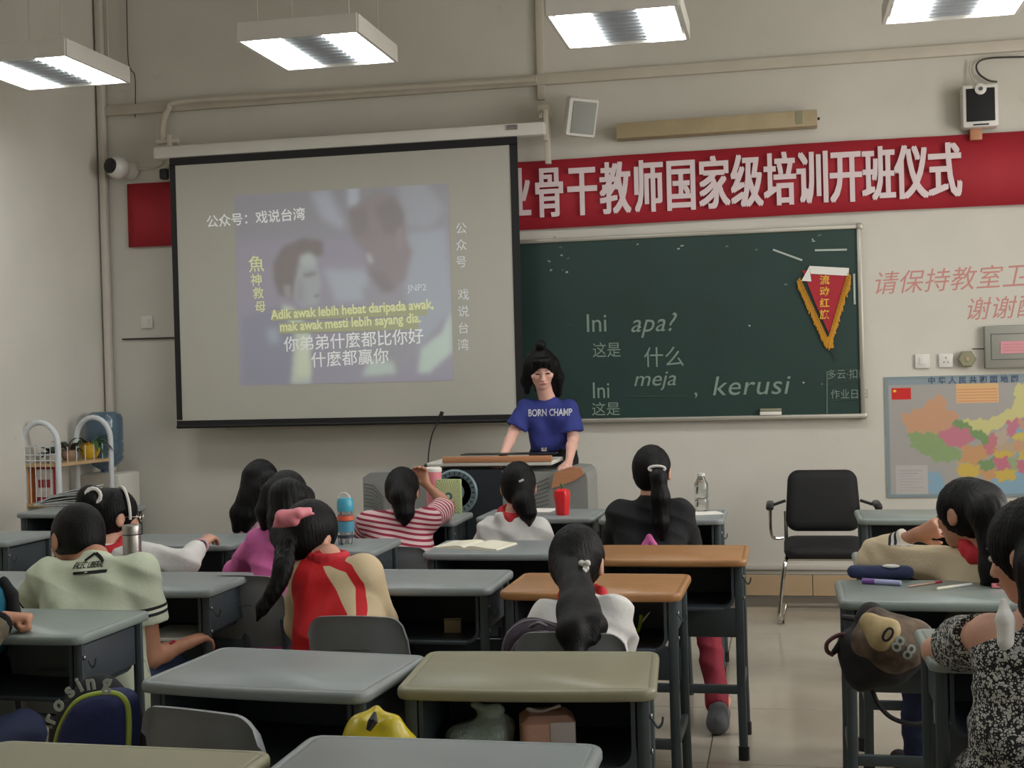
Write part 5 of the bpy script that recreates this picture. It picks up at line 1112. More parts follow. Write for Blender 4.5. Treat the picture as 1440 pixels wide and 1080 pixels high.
# ---------------------------------------------------------------- the map poster
def chinamap(u, v):
    X = 185+u*705; Y = 505+v*510; out = np.zeros(u.shape+(3,)); out[:] = (166, 163, 158); X0, Y0 = X, Y
    X = X0+5*np.sin(Y0/9.)+4*np.sin(Y0/4.+X0/7.); Y = Y0+5*np.sin(X0/8.+1)+3*np.sin(X0/3.7+Y0/9.)
    def put(poly, c): out[inpoly(X, Y, poly)] = c
    sea = (128, 170, 196)
    put([(690, 750), (740, 700), (790, 720), (890, 640), (890, 1015), (620, 1015), (590, 940), (700, 900)], sea); put([(350, 915), (400, 900), (420, 1000), (350, 1005)], sea)
    put([(245, 665), (330, 640), (350, 615), (400, 580), (430, 610), (435, 645), (475, 670), (480, 690), (440, 715), (400, 745), (330, 740), (275, 740), (258, 700)], (206, 152, 112))
    put([(275, 740), (400, 745), (400, 775), (440, 800), (480, 815), (480, 860), (400, 868), (330, 832), (285, 795)], (134, 164, 104))
    put([(400, 745), (440, 718), (510, 730), (535, 765), (500, 805), (450, 805), (400, 775)], (202, 112, 134))
    put([(440, 718), (482, 685), (540, 722), (590, 765), (575, 805), (535, 765), (510, 730)], (112, 148, 88))
    put([(490, 690), (600, 690), (690, 640), (700, 550), (790, 530), (790, 640), (720, 690), (660, 712), (590, 752), (540, 735)], (212, 206, 130))
    put([(790, 530), (860, 600), (880, 640), (800, 640)], (112, 148, 88)); put([(720, 690), (780, 640), (880, 640), (820, 700), (760, 712)], (202, 112, 134)); put([(700, 690), (760, 712), (780, 735), (720, 740)], (206, 152, 112))
    put([(490, 800), (575, 800), (590, 840), (540, 885), (478, 862)], (206, 150, 96)); put([(470, 868), (540, 882), (562, 920), (500, 938), (462, 905)], (214, 180, 70))
    put([(575, 770), (622, 750), (622, 832), (580, 842)], (202, 112, 120)); put([(620, 740), (672, 730), (662, 792), (622, 800)], (190, 170, 150)); put([(660, 700), (712, 690), (702, 752), (668, 762)], (202, 112, 134))
    put([(680, 762), (736, 745), (720, 782), (690, 785)], (214, 190, 80)); put([(622, 800), (690, 788), (684, 832), (622, 830)], (188, 162, 128)); put([(608, 820), (690, 830), (672, 852), (608, 852)], (214, 180, 70))
    put([(608, 850), (668, 850), (668, 902), (618, 902)], (202, 104, 128)); put([(548, 872), (610, 850), (612, 898), (558, 908)], (112, 148, 88)); put([(548, 905), (622, 900), (642, 932), (580, 948)], (206, 150, 96))
    put([(620, 905), (700, 895), (692, 942), (620, 952)], (214, 180, 70)); put([(668, 850), (712, 850), (706, 898), (668, 902)], (150, 168, 120)); put([(704, 868), (748, 860), (722, 922), (692, 902)], (202, 104, 128))
    put([(708, 810), (758, 830), (748, 862), (704, 862)], (214, 180, 70)); put([(690, 780), (738, 790), (716, 832), (690, 832)], (206, 152, 112)); put([(560, 735), (590, 750), (585, 790), (560, 790)], (112, 148, 88))
    X, Y = X0, Y0; out = np.stack([blur(out[..., i], 1) for i in range(3)], -1); out = out*.80+np.array([176, 172, 166])*.20  # haze painted into the print: map colours mixed towards pale grey
    put([(213, 552), (290, 552), (290, 601), (213, 601)], (206, 48, 46)); put([(220, 560), (230, 560), (230, 570), (220, 570)], (230, 200, 60)); put([(468, 540), (635, 540), (635, 622), (468, 622)], (222, 182, 130))
    for k in range(5): put([(472, 562+k*12), (630, 562+k*12), (630, 568+k*12), (472, 568+k*12)], (218, 150, 110))
    put([(222, 880), (348, 880), (348, 1003), (222, 1003)], (186, 182, 178))
    for k in range(8): put([(235, 900+k*12), (330-(k % 3)*20, 900+k*12), (330-(k % 3)*20, 903+k*12), (235, 903+k*12)], (170, 164, 166))
    edge = (u < .022) | (u > .978) | (v < .028) | (v > .975); out[edge] = (132, 148, 152); hd = (v < .068) & ~edge; out[hd] = (140, 154, 160)
    return out
a, b = wp(1242, 529, YW-.008), wp(1249, 698, YW-.008); mw = 1.06; mz = (wp(1340, 528).z, wp(1340, 699).z)
mp = empty('map_poster', ((a.x+b.x)/2+mw/2, YW-.008, sum(mz)/2), 0, 'large coloured wall map poster of China with red flag inset', 'poster')
MB().box((0, .003, 0), (mw, .005, mz[0]-mz[1])).obj('paper_sheet', 'paper', mp, smooth=False); raster('printed_map', mw, mz[0]-mz[1], 300, 210, chinamap, paint_mat('map_ink', .3), Matrix.Translation((0, -.002, 0)), mp)
mat('map_title', (74, 92, 118), .6); text_mesh('中华人民共和国地图', .046, 'map_title', Matrix.Translation((-.27, -.004, (mz[0]-mz[1])/2-.046)) @ WALLROT, 'title', mp, bold=.0012, spacing=1.65)

# ---------------------------------------------------------------- rack with plants, water dispenser (left corner)
RY = 7.55; rk = empty('plant_rack', tuple(V3(*A(95, 700, 7.7)[:2], 0)), 0, 'white tubular rack with two arched ends, wire basket and wooden shelves', 'shelf'); rl = Vector(rk.location)
mat('rack_white', (206, 212, 214), .4)
def arch(px0, px1, pyt, Y, name='arched_frame'):
    a, b = A(px0, 640, Y), A(px1, 640, Y); t_ = A((px0+px1)/2, pyt, Y)[2]; r_ = (b[0]-a[0])/2; c = (a[0]+b[0])/2
    pts = [(a[0], Y, .0)]+[(a[0], Y, z) for z in (.3, .6)]+[(c-r_*math.cos(q), Y, t_-r_*1.15+r_*1.15*math.sin(q)) for q in np.linspace(0, PI, 13)]+[(b[0], Y, z) for z in (.6, .3)]+[(b[0], Y, .0)]
    o = MB().tube([Vector(p)-rl for p in pts], .018, 10).obj(name, 'rack_white', rk); return a[0], b[0]
x1a, x1b = arch(31, 82, 594, 7.45); x2a, x2b = arch(108, 156, 587, 7.95)
def shelf4(z, name='shelf_board', m_='wood_shelf', th=.02):
    o = MB(); vs = [(x1a, 7.45, z), (x1b, 7.45, z), (x2b, 7.95, z), (x2a, 7.95, z)]; q = [Vector(v)-rl for v in vs]; q2 = [v-Vector((0, 0, th)) for v in q]; o.add(q+q2, [(0, 1, 2, 3), (7, 6, 5, 4), (0, 4, 5, 1), (1, 5, 6, 2), (2, 6, 7, 3), (3, 7, 4, 0)]); return o.obj(name, m_, rk, smooth=False)
mat('wood_shelf', (190, 160, 116), .6, var=.1); zs = A(120, 645, 7.9)[2]; shelf4(zs); z2 = A(60, 708, 7.45)[2]; shelf4(z2)
shelf4(.25)
bz = A(50, 628, 7.45)[2]
class WireParts:
    def tube(s, *a): return MB().tube(*a).obj('wire', 'rack_white', rk)
m = WireParts()
for k in range(7): x = x1a+.02+k*(x1b-x1a-.04)/6; m.tube([Vector((x, 7.45, z2))-rl, Vector((x, 7.45, bz))-rl], .003, 5)
for z in (zs+.02, (zs+bz)/2, bz): m.tube([Vector((x1a, 7.45, z))-rl, Vector((x1b, 7.45, z))-rl], .004, 5)
for k in range(6): x = x1b-.0; y_ = 7.45+.5*k/6; m.tube([Vector((x1b+(x2b-x1b)*k/6, y_, zs))-rl, Vector((x1b+(x2b-x1b)*k/6, y_, zs+.10))-rl], .003, 5)
mat('leaf', (52, 84, 46), .5, var=.3, vscale=30); mat('leaf_dark', (34, 56, 40), .5, var=.3, vscale=30); mat('leaf_red', (96, 50, 52), .5, var=.2); mat('yellow_pot', (222, 178, 40), .4); mat('brown_pot', (150, 120, 96), .7, var=.1); mat('white_pot', (206, 200, 184), .5); mat('soil', (60, 46, 34), .95)
def plant(px, py, Y, pot, r, h_, label, leafm='leaf', n=16, L_=.13, droop=.6, seedn=1):
    rd = random.Random(seedn); base = A(px, py, Y); z = zs+.001; e = empty('potted_plant', (base[0], Y, z), 0, label, 'plant')
    MB().lathe([(r*.62, 0), (r*.7, .004), (r*.95, h_*.35), (r*1.02, h_*.6), (r*.88, h_*.92), (r*.96, h_), (r*.88, h_), (r*.8, h_*.9)], (0, 0, 0), 24).obj('pot', pot, e); MB().lathe([(r*.8, h_*.86), (r*.2, h_*.9)], (0, 0, 0), 16).obj('soil', 'soil', e)
    for i in range(n):
        a = rd.uniform(0, 2*PI); l = L_*rd.uniform(.6, 1.1); up = rd.uniform(.5, 1.3); p0 = Vector((r*.3*math.cos(a), r*.3*math.sin(a), h_*.9)); mb = MB(); w_ = .016*rd.uniform(.7, 1.3); vs = []; m_ = 6; side = Vector((-math.sin(a), math.cos(a), 0))
        for k in range(m_+1):
            t = k/m_; c = p0+Vector((math.cos(a), math.sin(a), 0))*l*t*(.9)+Vector((0, 0, l*(up*t-droop*t*t*1.3))); ww = w_*math.sin(PI*min(.97, t*.95+.03))+.0008; vs += [c-side*ww, c+Vector((0, 0, -.003)), c+side*ww]
        fs = [(k*3+j, k*3+j+1, k*3+j+4, k*3+j+3) for k in range(m_) for j in (0, 1)]; mb.add(vs, fs); mb.obj('leaf', leafm if rd.random() < .75 else 'leaf_red', e)
    return e
plant(126, 630, 7.90, 'yellow_pot', .066, .105, 'plant in a bright yellow pot on the rack', 'leaf', 18, .15, .9, 3)
plant(97, 630, 7.72, 'brown_pot', .050, .07, 'spiky dark plant in a brown pot, middle of the rack', 'leaf_dark', 18, .13, .6, 4)
plant(74, 640, 7.56, 'white_pot', .045, .06, 'trailing plant in a small pale pot at the rack front', 'leaf_dark', 14, .12, .5, 5)
mat('book_red', (160, 44, 50), .5); mat('book_orange', (214, 138, 60), .5); mat('book_white', (216, 208, 200), .6); mat('book_dark', (46, 54, 66), .5)
zb2 = z2+.001; bxs = [(37, .028, .20, 'book_dark', 'dark spined book standing at the left end of the rack shelf'), (42.5, .018, .19, 'book_white', 'thin pale book standing on the rack shelf'), (46.5, .018, .22, 'book_orange', 'orange spined book standing on the rack shelf'), ]
for px, w_, h_, m_, lb_ in bxs:
    p = A(px, 690, 7.53); b_ = empty('book', (p[0], 7.55, zb2), 0, lb_, 'book', 'books on the rack shelf'); MB().box((0, 0, h_/2), (w_, .15, h_), bev=.002).obj('cover', m_, b_); MB().box((0, .003, h_/2+.002), (w_*.7, .148, h_-.002)).obj('pages', 'paper', b_, smooth=False)
p = A(63, 690, 7.50); b_ = empty('picture_book', (p[0], 7.51, zb2), 0, 'pale-fronted book with red squares facing out on the rack shelf', 'book', 'books on the rack shelf'); MB().box((0, 0, .115), (.145, .02, .23), bev=.003).obj('cover', 'book_red', b_); MB().box((0, -.0115, .122), (.12, .003, .175)).obj('cover_print', 'book_white', b_, smooth=False); 
for sx in (-1, 1): MB().box((sx*.022, -.0145, .12), (.038, .003, .05)).obj('red_square', 'book_red', b_, smooth=False)
# water dispenser
p = A(150, 640, 8.15); wd_ = empty('water_dispenser', (p[0]-.01, 8.15, 0), 0, 'white water dispenser with an upturned blue bottle in the left corner', 'dispenser'); zt_ = A(150, 664, 8.15)[2]
MB().box((0.03, 0, zt_/2), (.30, .28, zt_), bev=.02).obj('cabinet', 'white_enamel', wd_); MB().box((.03, -.142, zt_-.16), (.2, .01, .14), bev=.004).obj('tap_recess', 'grey_plastic', wd_)
for sx in (-.04, .09): MB().tube([(sx, -.14, zt_-.12), (sx, -.175, zt_-.12), (sx, -.178, zt_-.15)], .01, 8).obj('tap', 'rack_white', wd_)
mat('water_bottle_blue', (112, 140, 160), .12, trans=.55, var=.05); zz = A(150, 578, 8.15)[2]-zt_
MB().lathe([(.03, 0), (.032, .02), (.08, .05), (.118, .09), (.122, .11), (.115, .125), (.122, .14), (.122, .20), (.115, .215), (.122, .23), (.122, zz-.05), (.112, zz-.02), (.08, zz), (.01, zz-.005)], (0.0, 0, zt_-.005), 30).obj('bottle', 'water_bottle_blue', wd_)

# ================================================================ things on and in the desks
TZ = .755
def on(px, py, z=TZ): return V3(atz(px, py, z))
# newspapers on the far-left desk
for k in range(7):
    w_, d_ = .30, .24; mb = MB(); nx = 8; vs = []; rd = random.Random(k); off = rd.uniform(-.02, .02)
    for i in range(nx+1):
        t = i/nx; z = .003+.016*k*(t**.6)+.02*math.sin(PI*t)*.3*(k > 3)
        for yy in (-d_/2, d_/2): vs.append((-w_/2+w_*t+off, yy, z)); 
    S_ = len(vs); vs2 = [(a, b, c+.006) for a, b, c in vs]; fs = [(2*i+2, 2*i+3, 2*i+1, 2*i) for i in range(nx)]+[(S_+2*i, S_+2*i+1, S_+2*i+3, S_+2*i+2) for i in range(nx)]
    fs += [(2*i, S_+2*i, S_+2*i+2, 2*i+2) for i in range(nx)]+[(2*i+3, S_+2*i+3, S_+2*i+1, 2*i+1) for i in range(nx)]+[(0, 1, S_+1, S_), (2*nx+1, 2*nx, S_+2*nx, S_+2*nx+1)]
    mat('newsprint', (186, 190, 190), .85, var=.22, vscale=60, stretch=(1, 6, 1)); mb.add(vs, fs); mb = MB().add(vs+vs2, fs); q = on(78, 712); o = mb.obj('newspaper', 'newsprint', None, loc=(q[0]+.02, q[1]+.12, TZ+.001)); o.rotation_euler = (0, 0, rd.uniform(-.1, .1))
    tag(o, ['folded newspaper at the bottom of the pile on the far-left desk', 'folded newspaper second from the bottom of the pile', 'folded newspaper third from the bottom of the pile', 'folded newspaper in the middle of the pile', 'folded newspaper third from the top of the pile', 'folded newspaper second from the top of the pile', 'folded newspaper on top of the pile on the far-left desk'][k], 'newspaper', 'newspapers piled on the far-left desk')
# thermos
q = on(187, 808, TZ); th_ = A(187, 738, q[1])[2]-TZ; rr = .034; fl_ = empty('thermos_flask', (q[0], q[1], TZ), 0, 'brushed steel thermos flask standing behind the boy in pale green', 'flask'); mat('brushed_steel', (176, 172, 164), .28, .9, bump=.1, bscale=40, stretch=(1, 1, 20))
MB().lathe([(rr*.95, 0), (rr, .005), (rr, th_*.78), (rr*.97, th_*.80)], (0, 0, 0), 28).obj('body', 'brushed_steel', fl_); MB().lathe([(rr*.98, th_*.80), (rr*.98, th_*.82)], (0, 0, 0), 28).obj('seal', 'black_cap', fl_); MB().lathe([(rr, th_*.82), (rr*1.02, th_*.97), (rr*.93, th_), (rr*.5, th_)], (0, 0, 0), 28).obj('cap', 'brushed_steel', fl_)
# blue water bottle
q = on(487, 765); hh = A(487, 700, q[1])[2]-TZ; bo = empty('drink_bottle', (q[0], q[1], TZ), 0, 'clear and blue plastic drink bottle with an orange band', 'bottle'); mat('clear_plastic', (200, 222, 222), .08, trans=.9); mat('blue_lid', (70, 168, 190), .3); mat('orange_band', (212, 92, 62), .5); mat('blue_fill', (90, 170, 196), .3, trans=.3)
r_ = .036
MB().lathe([(r_*.9, 0), (r_, .008), (r_, hh*.35), (r_*.92, hh*.62), (r_*.9, hh*.72)], (0, 0, 0), 26).obj('bottle_body', 'clear_plastic', bo); MB().lathe([(r_*1.01, hh*.28), (r_*1.01, hh*.5)], (0, 0, 0), 26).obj('blue_label', 'blue_fill', bo); MB().lathe([(r_*1.03, hh*.52), (r_*.98, hh*.62)], (0, 0, 0), 26).obj('orange_ring', 'orange_band', bo)
MB().lathe([(r_*.95, hh*.72), (r_*1.0, hh*.76), (r_*1.0, hh*.93), (r_*.8, hh), (r_*.3, hh)], (0, 0, 0), 26).obj('lid', 'blue_lid', bo); MB().tube([(r_*math.cos(a)*.7, -r_*.4, hh+.0+.022*math.sin(a)) for a in np.linspace(0, PI, 9)], .004, 6).obj('carry_loop', 'white_plastic', bo)
MB().lathe([(r_*1.012, hh*.14), (r_*1.012, hh*.20)], (0, 0, 0), 26).obj('dark_label', 'book_dark', bo)
# pink tall box/cup and green patterned box in front row
q = on(604, 722); hh = A(604, 657, q[1]+.10)[2]-TZ; o = empty('pink_tumbler', (q[0], q[1]+.10, TZ), 0, 'tall pink tumbler beside the striped-shirt girl', 'cup'); MB().lathe([(.036, 0), (.038, .01), (.042, hh*.85), (.042, hh*.9)], (0, 0, 0), 26).obj('body', 'pink_plastic', o); MB().lathe([(.044, hh*.9), (.044, hh*.97), (.036, hh)], (0, 0, 0), 26).obj('lid', 'paper', o); MB().tube([(.0, 0, hh*.98), (-.004, 0, hh+.0)], .004, 8).obj('spout', 'white_plastic', o)
q = on(631, 722); hh = A(631, 674, q[1]+.02)[2]-TZ; ww = A(648, 700, q[1])[0]-A(614, 700, q[1])[0]; o = empty('patterned_box', (q[0], q[1]+.02, TZ), 0, 'green and gold patterned upright box with a round motif', 'box'); mat('pattern_green', (168, 186, 128), .6); mat('pattern_gold', (218, 214, 170), .6); mat('teal_ink', (60, 110, 124), .5)
MB().box((0, 0, hh/2), (ww, .03, hh), bev=.002).obj('carton', 'pattern_green', o); m = MB()
for k in range(40): a = 2*PI*k/40; rx, rz2 = ww*.47, hh*.47; f0 = .38; s_ = min(rx/max(abs(math.cos(a)), 1e-3), rz2/max(abs(math.sin(a)), 1e-3)); p0 = Vector((rx*f0*math.cos(a), -.0155, hh/2+rx*f0*math.sin(a))); p1 = Vector((s_*math.cos(a), -.0155, hh/2+s_*math.sin(a))); m.tube([p0, p1], .0017, 4)
m.obj('ray_print', 'pattern_gold', o); MB().lathe([(.019, 0), (.019, .004), (.012, .004)], (0, -.0155, hh*.5), 20, rot=(PI/2, 0, 0)).obj('round_motif', 'teal_ink', o); MB().lathe([(.010, 0), (.010, .006)], (0, -.0155, hh*.5), 16, rot=(PI/2, 0, 0)).obj('motif_centre', 'pattern_gold', o)
MB().tube([(.012, -.0165, hh*.28), (.03, -.0165, hh*.33)], .004, 5).obj('small_print', 'teal_ink', o)
# red pepper cup
q = on(791, 724); hh = A(791, 687, q[1])[2]-TZ; o = empty('pepper_cup', (q[0], q[1], TZ), 0, 'bright red cup shaped like a bell pepper with green stem', 'cup'); mat('pepper_red', (222, 40, 46), .3); mat('stem_green', (74, 108, 54), .5); pr_ = [(.028, 0), (.032, .006), (.036, hh*.45), (.040, hh*.8), (.036, hh*.93), (.018, hh), (.004, hh*.97)]
mb = MB().lathe(pr_, (0, 0, 0), 40); mb.v = [(x*(1+.05*math.cos(6*math.atan2(y, x))), y*(1+.05*math.cos(6*math.atan2(y, x))), z) for x, y, z in mb.v]; mb.obj('body', 'pepper_red', o); MB().tube(smooth_path([(0, 0, hh*.97), (.002, 0, hh+.012), (-.006, 0, hh+.026)], 4), .006, 8).obj('stem', 'stem_green', o)
# papers
def sheet(name, px, py, w_, d_, rz, label, cat, m_='paper', z=TZ, th=.002):
    q = on(px, py, z); o = MB().box((0, 0, th/2), (w_, d_, th)).obj(name, m_, None, smooth=False, loc=(q[0], q[1], z+.0005)); o.rotation_euler = (0, 0, rz); tag(o, label, cat); return o
sheet('paper_sheet', 762, 718, .13, .18, -.1, 'white paper sheet beside the red pepper cup', 'paper'); sheet('paper_sheet', 992, 722, .15, .14, .3, 'crumpled pale paper beside the clear bottle', 'paper')
# clear bottle on O
q = on(987, 719); hh = A(987, 665, q[1])[2]-TZ; o = empty('clear_bottle', (q[0], q[1], TZ), 0, 'empty clear plastic bottle standing right of the girl in black', 'bottle'); mat('thin_plastic', (235, 238, 236), .05, trans=.97)
MB().lathe([(.030, 0), (.034, .006), (.034, hh*.3), (.031, hh*.34), (.034, hh*.38), (.034, hh*.72), (.018, hh*.88), (.016, hh*.92)], (0, 0, 0), 24).obj('bottle_body', 'thin_plastic', o); MB().lathe([(.019, hh*.92), (.019, hh*.995), (.012, hh)], (0, 0, 0), 20).obj('cap', 'white_plastic', o)
# notebook on I
q = on(668, 768); nb = empty('open_notebook', (q[0], q[1], TZ), -.22, 'open cream-paged notebook lying on the grey desk', 'notebook')
for sx in (-1, 1):
    vs = []; n = 8
    for i in range(n+1):
        t = i/n; z = .004+.012*math.sin(PI*min(1, t*1.05)**.7)*(1-t)+.002
        for yy in (-.10, .10): vs.append((sx*.145*t, yy, z))
    S_ = len(vs); vs2 = [(a, b, .0005) for a, b, c in vs]; fs = [(2*i, 2*i+2, 2*i+3, 2*i+1) for i in range(n)]+[(S_+2*i+1, S_+2*i+3, S_+2*i+2, S_+2*i) for i in range(n)]+[(2*i, S_+2*i, S_+2*i+2, 2*i+2) for i in range(n)]+[(2*i+3, S_+2*i+3, S_+2*i+1, 2*i+1) for i in range(n)]+[(2*n, S_+2*n, S_+2*n+1, 2*n+1)]
    mat('cream_page', (226, 222, 200), .8); MB().add(vs+vs2, fs).obj('page_block', 'cream_page', nb, smooth=False)
MB().box((0, 0, .0005), (.30, .206, .001)).obj('cover', 'book_white', nb, smooth=False)
# pencil case and pens on T
q = on(1238, 815); pc = empty('pencil_case', (q[0]+.0, q[1], TZ), -.05, 'dark blue pencil case with a white cloud-shaped patch', 'pencil case'); mat('navy_cloth', (40, 50, 84), .8, bump=.2)
S = SDF(.01); S.cap(V3(-.085, 0, .024), V3(.085, 0, .024), .022, .022).cap(V3(-.085, .02, .024), V3(.085, .02, .024), .02, .02); S.cut((0, 0, .003), (0, 0, -1)); mm = SDF.obj
e0 = bpy.data.objects.new('tmp', None); o = S.obj('case', 'navy_cloth', None, .004, folds(.001)); o.parent = pc
S = SDF(.008); [S.ell((.035+dx, -.006+dy, .046), (.016, .012, .003), None) for dx, dy in ((-.015, 0), (0, .008), (.014, 0), (0, -.006))]; o = S.obj('patch', 'white_plastic', None, .003); o.parent = pc
MB().tube([(-.09, -.012, .04), (.09, -.012, .04)], .0022, 5).obj('zip', 'black_cap', pc)
def pen(px0, py0, px1, py1, r, m1, m2, label, name='pen', split=.25):
    a, b = on(px0, py0, TZ+r), on(px1, py1, TZ+r); a = Vector(a); b = Vector(b); e_ = empty(name, tuple(a), 0, label, 'pen'); d = b-a; MB().tube([(0, 0, 0), d*split], [r*1.12]*2, 12).obj('cap', m1, e_); MB().tube([d*split, d*.97, d], [r, r, r*.5], 12).obj('barrel', m2, e_); return e_
mat('violet', (116, 78, 150), .4); mat('lilac', (164, 168, 204), .4); mat('pencil_wood', (180, 150, 130), .5)
pen(1213, 817, 1268, 820, .009, 'violet', 'lilac', 'purple-capped lilac marker in front of the pencil case', 'marker_pen', .32); pen(1324, 818, 1276, 825, .0035, 'red_cloth', 'pencil_wood', 'slim red-capped pen on the grey-green desk', 'pen', .2); pen(1317, 828, 1367, 821, .0045, 'cream_page', 'white_plastic', 'pale pen nearest the front edge of the desk', 'pen', .5)
q = on(1404, 827); o = MB().box((0, 0, .007), (.04, .022, .013), bev=.003).obj('eraser', 'pink_plastic', None, loc=(q[0], q[1], TZ+.001)); tag(o, 'small pink eraser at the right of the pens', 'eraser')
q = on(1298, 769); S = SDF(.006)
for a in np.linspace(0, 2*PI, 11)[:-1]: b = a+2*PI/10; S.cap(V3(.03*math.cos(a), .02*math.sin(a), .01), V3(.03*math.cos(b), .02*math.sin(b), .01), .0085, .0085)
o = S.obj('tape_loop', 'white_plastic', None, .004); o.location = (q[0], q[1]-.12, TZ); tag(o, 'white lumpy ring lying by the beige jacket sleeve', 'ring')
# open book / pages in tray F
tray_z = .755-.042-.16+.012
def tray_pt(key, u, v, z=None):
    x, y_, th = DESKS[key]; c, s = math.cos(th), math.sin(th); return V3(x+c*u-s*v, y_+s*u+c*v, tray_z if z is None else z)
q = tray_pt('F', .10, -.05); o = MB().box((0, 0, .008), (.19, .25, .014), bev=.002).obj('exercise_book', 'paper', None, loc=tuple(q)); tag(o, 'white exercise book in the tray of the thermos desk', 'book')
q = tray_pt('G', .12, -.02); o = empty('small_box', tuple(q), .2, 'small brown box in the dark tray right of the red jacket', 'box'); MB().box((0, 0, .025), (.06, .05, .05), bev=.003).obj('carton', 'tan_metal', o); MB().box((0, 0, .051), (.062, .012, .002)).obj('tape', 'paper', o, smooth=False)
# green plastic piece in H tray
q = tray_pt('H', .12, -.06); o = empty('green_ruler', tuple(q), 0, 'lime green flexible plastic strip sticking up in the orange desk tray', 'toy'); mat('lime', (160, 196, 60), .4)
MB().tube(smooth_path([(-.07, 0, .004), (-.02, 0, .014), (.02, .01, .04), (.03, .02, .09)], 5), [.017]*16, 8, flat=.35).obj('strip', 'lime', o); MB().tube([(.025, .015, .06), (.06, .02, .10)], [.014, .004], 8, flat=.4).obj('pale_tip', 'white_plastic', o)
# plastic bags and tissue pack in D tray
def bag(name, c, r, m_, label, cat='bag', seed=1., knot=True, h=.006):
    e_ = empty(name, tuple(c), 0, label, cat); S = SDF(.02); rx, ry, rz2 = r; b = V3(c)
    S.ell(b+V3(0, 0, rz2*.9), V3(rx, ry, rz2)).ell(b+V3(rx*.35, 0, rz2*.8), V3(rx*.7, ry*.9, rz2*.8)).ell(b+V3(-rx*.4, 0, rz2*.7), V3(rx*.6, ry*.9, rz2*.7))
    if knot: S.cap(b+V3(0, 0, rz2*1.6), b+V3(.01, 0, rz2*2.1), .018, .008).cap(b+V3(.01, 0, rz2*2.1), b+V3(.04, 0, rz2*2.35), .008, .014).cap(b+V3(.01, 0, rz2*2.1), b+V3(-.02, 0, rz2*2.4), .008, .012)
    S.cut(b+V3(0, 0, .002), (0, 0, -1)); S.obj('bag_film', m_, e_, h, folds(.011, seed)); return e_
mat('film_green', (190, 208, 198), .22, trans=.12, bump=.9, bscale=45); mat('film_yellow', (196, 178, 36), .3, bump=.3, bscale=25); mat('leaf_bright', (60, 140, 60), .5)
e_ = bag('plastic_bag', tray_pt('D', -.12, -.03), (.075, .07, .045), 'film_green', 'crumpled pale green clear plastic bag in the cream desk tray', seed=2.); MB().ell((-.05, -.05, .02), (.04, .02, .016), 8).obj('green_wrapper', 'leaf_bright', e_)
q = tray_pt('D', .035, -.05); o = empty('tissue_pack', tuple(q), .25, 'pink and white wrapped tissue pack in the cream desk tray', 'tissue pack'); mat('peach_wrap', (224, 174, 154), .45, bump=.3); mat('tissue_white', (214, 204, 198), .6)
MB().slab(rrect(.13, .12, .02, 4), [(.02, 0), (0, .015), (0, .085), (.02, .10)], None).obj('wrapper', 'peach_wrap', o); MB().box((.032, -.061, .05), (.058, .003, .078), bev=.001).obj('white_panel', 'tissue_white', o); S = SDF(.006); S.cap(V3(-.02, 0, .098), V3(.03, 0, .112), .008, .006).cap(V3(-.02, 0, .098), V3(-.045, 0, .108), .008, .005); t2 = S.obj('tissue_tuft', 'tissue_white', None, .004, folds(.002)); t2.parent = o
# yellow bag hanging between desks
q = A(525, 1000, 2.78); e_ = empty('yellow_bag', (q[0], 2.78, 0), 0, 'yellow plastic carrier bag hanging between grey and cream desks', 'bag'); S = SDF(.02)
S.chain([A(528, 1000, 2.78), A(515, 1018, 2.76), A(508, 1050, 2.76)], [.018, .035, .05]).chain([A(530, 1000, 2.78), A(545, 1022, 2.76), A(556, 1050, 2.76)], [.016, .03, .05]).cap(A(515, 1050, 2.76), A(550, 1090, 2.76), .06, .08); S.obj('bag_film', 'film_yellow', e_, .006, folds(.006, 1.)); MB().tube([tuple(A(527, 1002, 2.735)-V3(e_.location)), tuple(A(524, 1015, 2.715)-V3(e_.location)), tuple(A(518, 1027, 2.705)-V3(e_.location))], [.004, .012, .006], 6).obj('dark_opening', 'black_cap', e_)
# blue and green backpack on the aisle chair (bottom left)
q = A(125, 1010, 3.0); bp = empty('school_backpack', (q[0], 3.0, .40), 0, 'navy school backpack with lime piping and white letters on black rim, lower left', 'backpack')
S = SDF(.03); a0 = [A(100, 1040, 3.03), A(135, 995, 3.03), A(165, 1040, 3.03)]
top_ = A(135, 950, 3.03)[2]; cx_ = q[0]; S.ell((cx_+.01, 3.04, .56), (.105, .09, top_-.56), None).cap((cx_-.02, 3.03, .48), (cx_+.04, 3.03, .48), .10, .10).cap((cx_-.02, 3.03, .6), (cx_+.04, 3.03, .6), .085, .085); S.obj('bag_body', 'black_cloth', bp, .006, folds(.003))
pts = smooth_path([A(76, 1060, 2.93), A(84, 1025, 2.93), A(102, 993, 2.93), A(124, 979, 2.94), A(158, 975, 2.95), A(176, 985, 2.95), A(181, 1010, 2.95), A(180, 1060, 2.94)], 5); mat('lime_piping', (166, 182, 74), .6); mat('navy', (30, 38, 86), .75, bump=.2)
MB().tube([Vector(p)-Vector(bp.location) for p in pts], .0075, 8).obj('piping', 'lime_piping', bp)
n = len(pts); q2 = [Vector(p)-Vector(bp.location) for p in pts]; cc = sum(q2, Vector())/n; vs = q2+[v+Vector((0, -.0, 0))+(cc-v)*.25+Vector((0, -.03, 0)) for v in q2]+[v+Vector((0, .06, 0)) for v in q2]; fs = [(i, i+1, n+i+1, n+i) for i in range(n-1)]+[tuple(range(n, 2*n))]+[(2*n+i, 2*n+i+1, i+1, i) for i in range(n-1)]; MB().add(vs, fs).obj('front_pocket', 'navy', bp, ang=70)
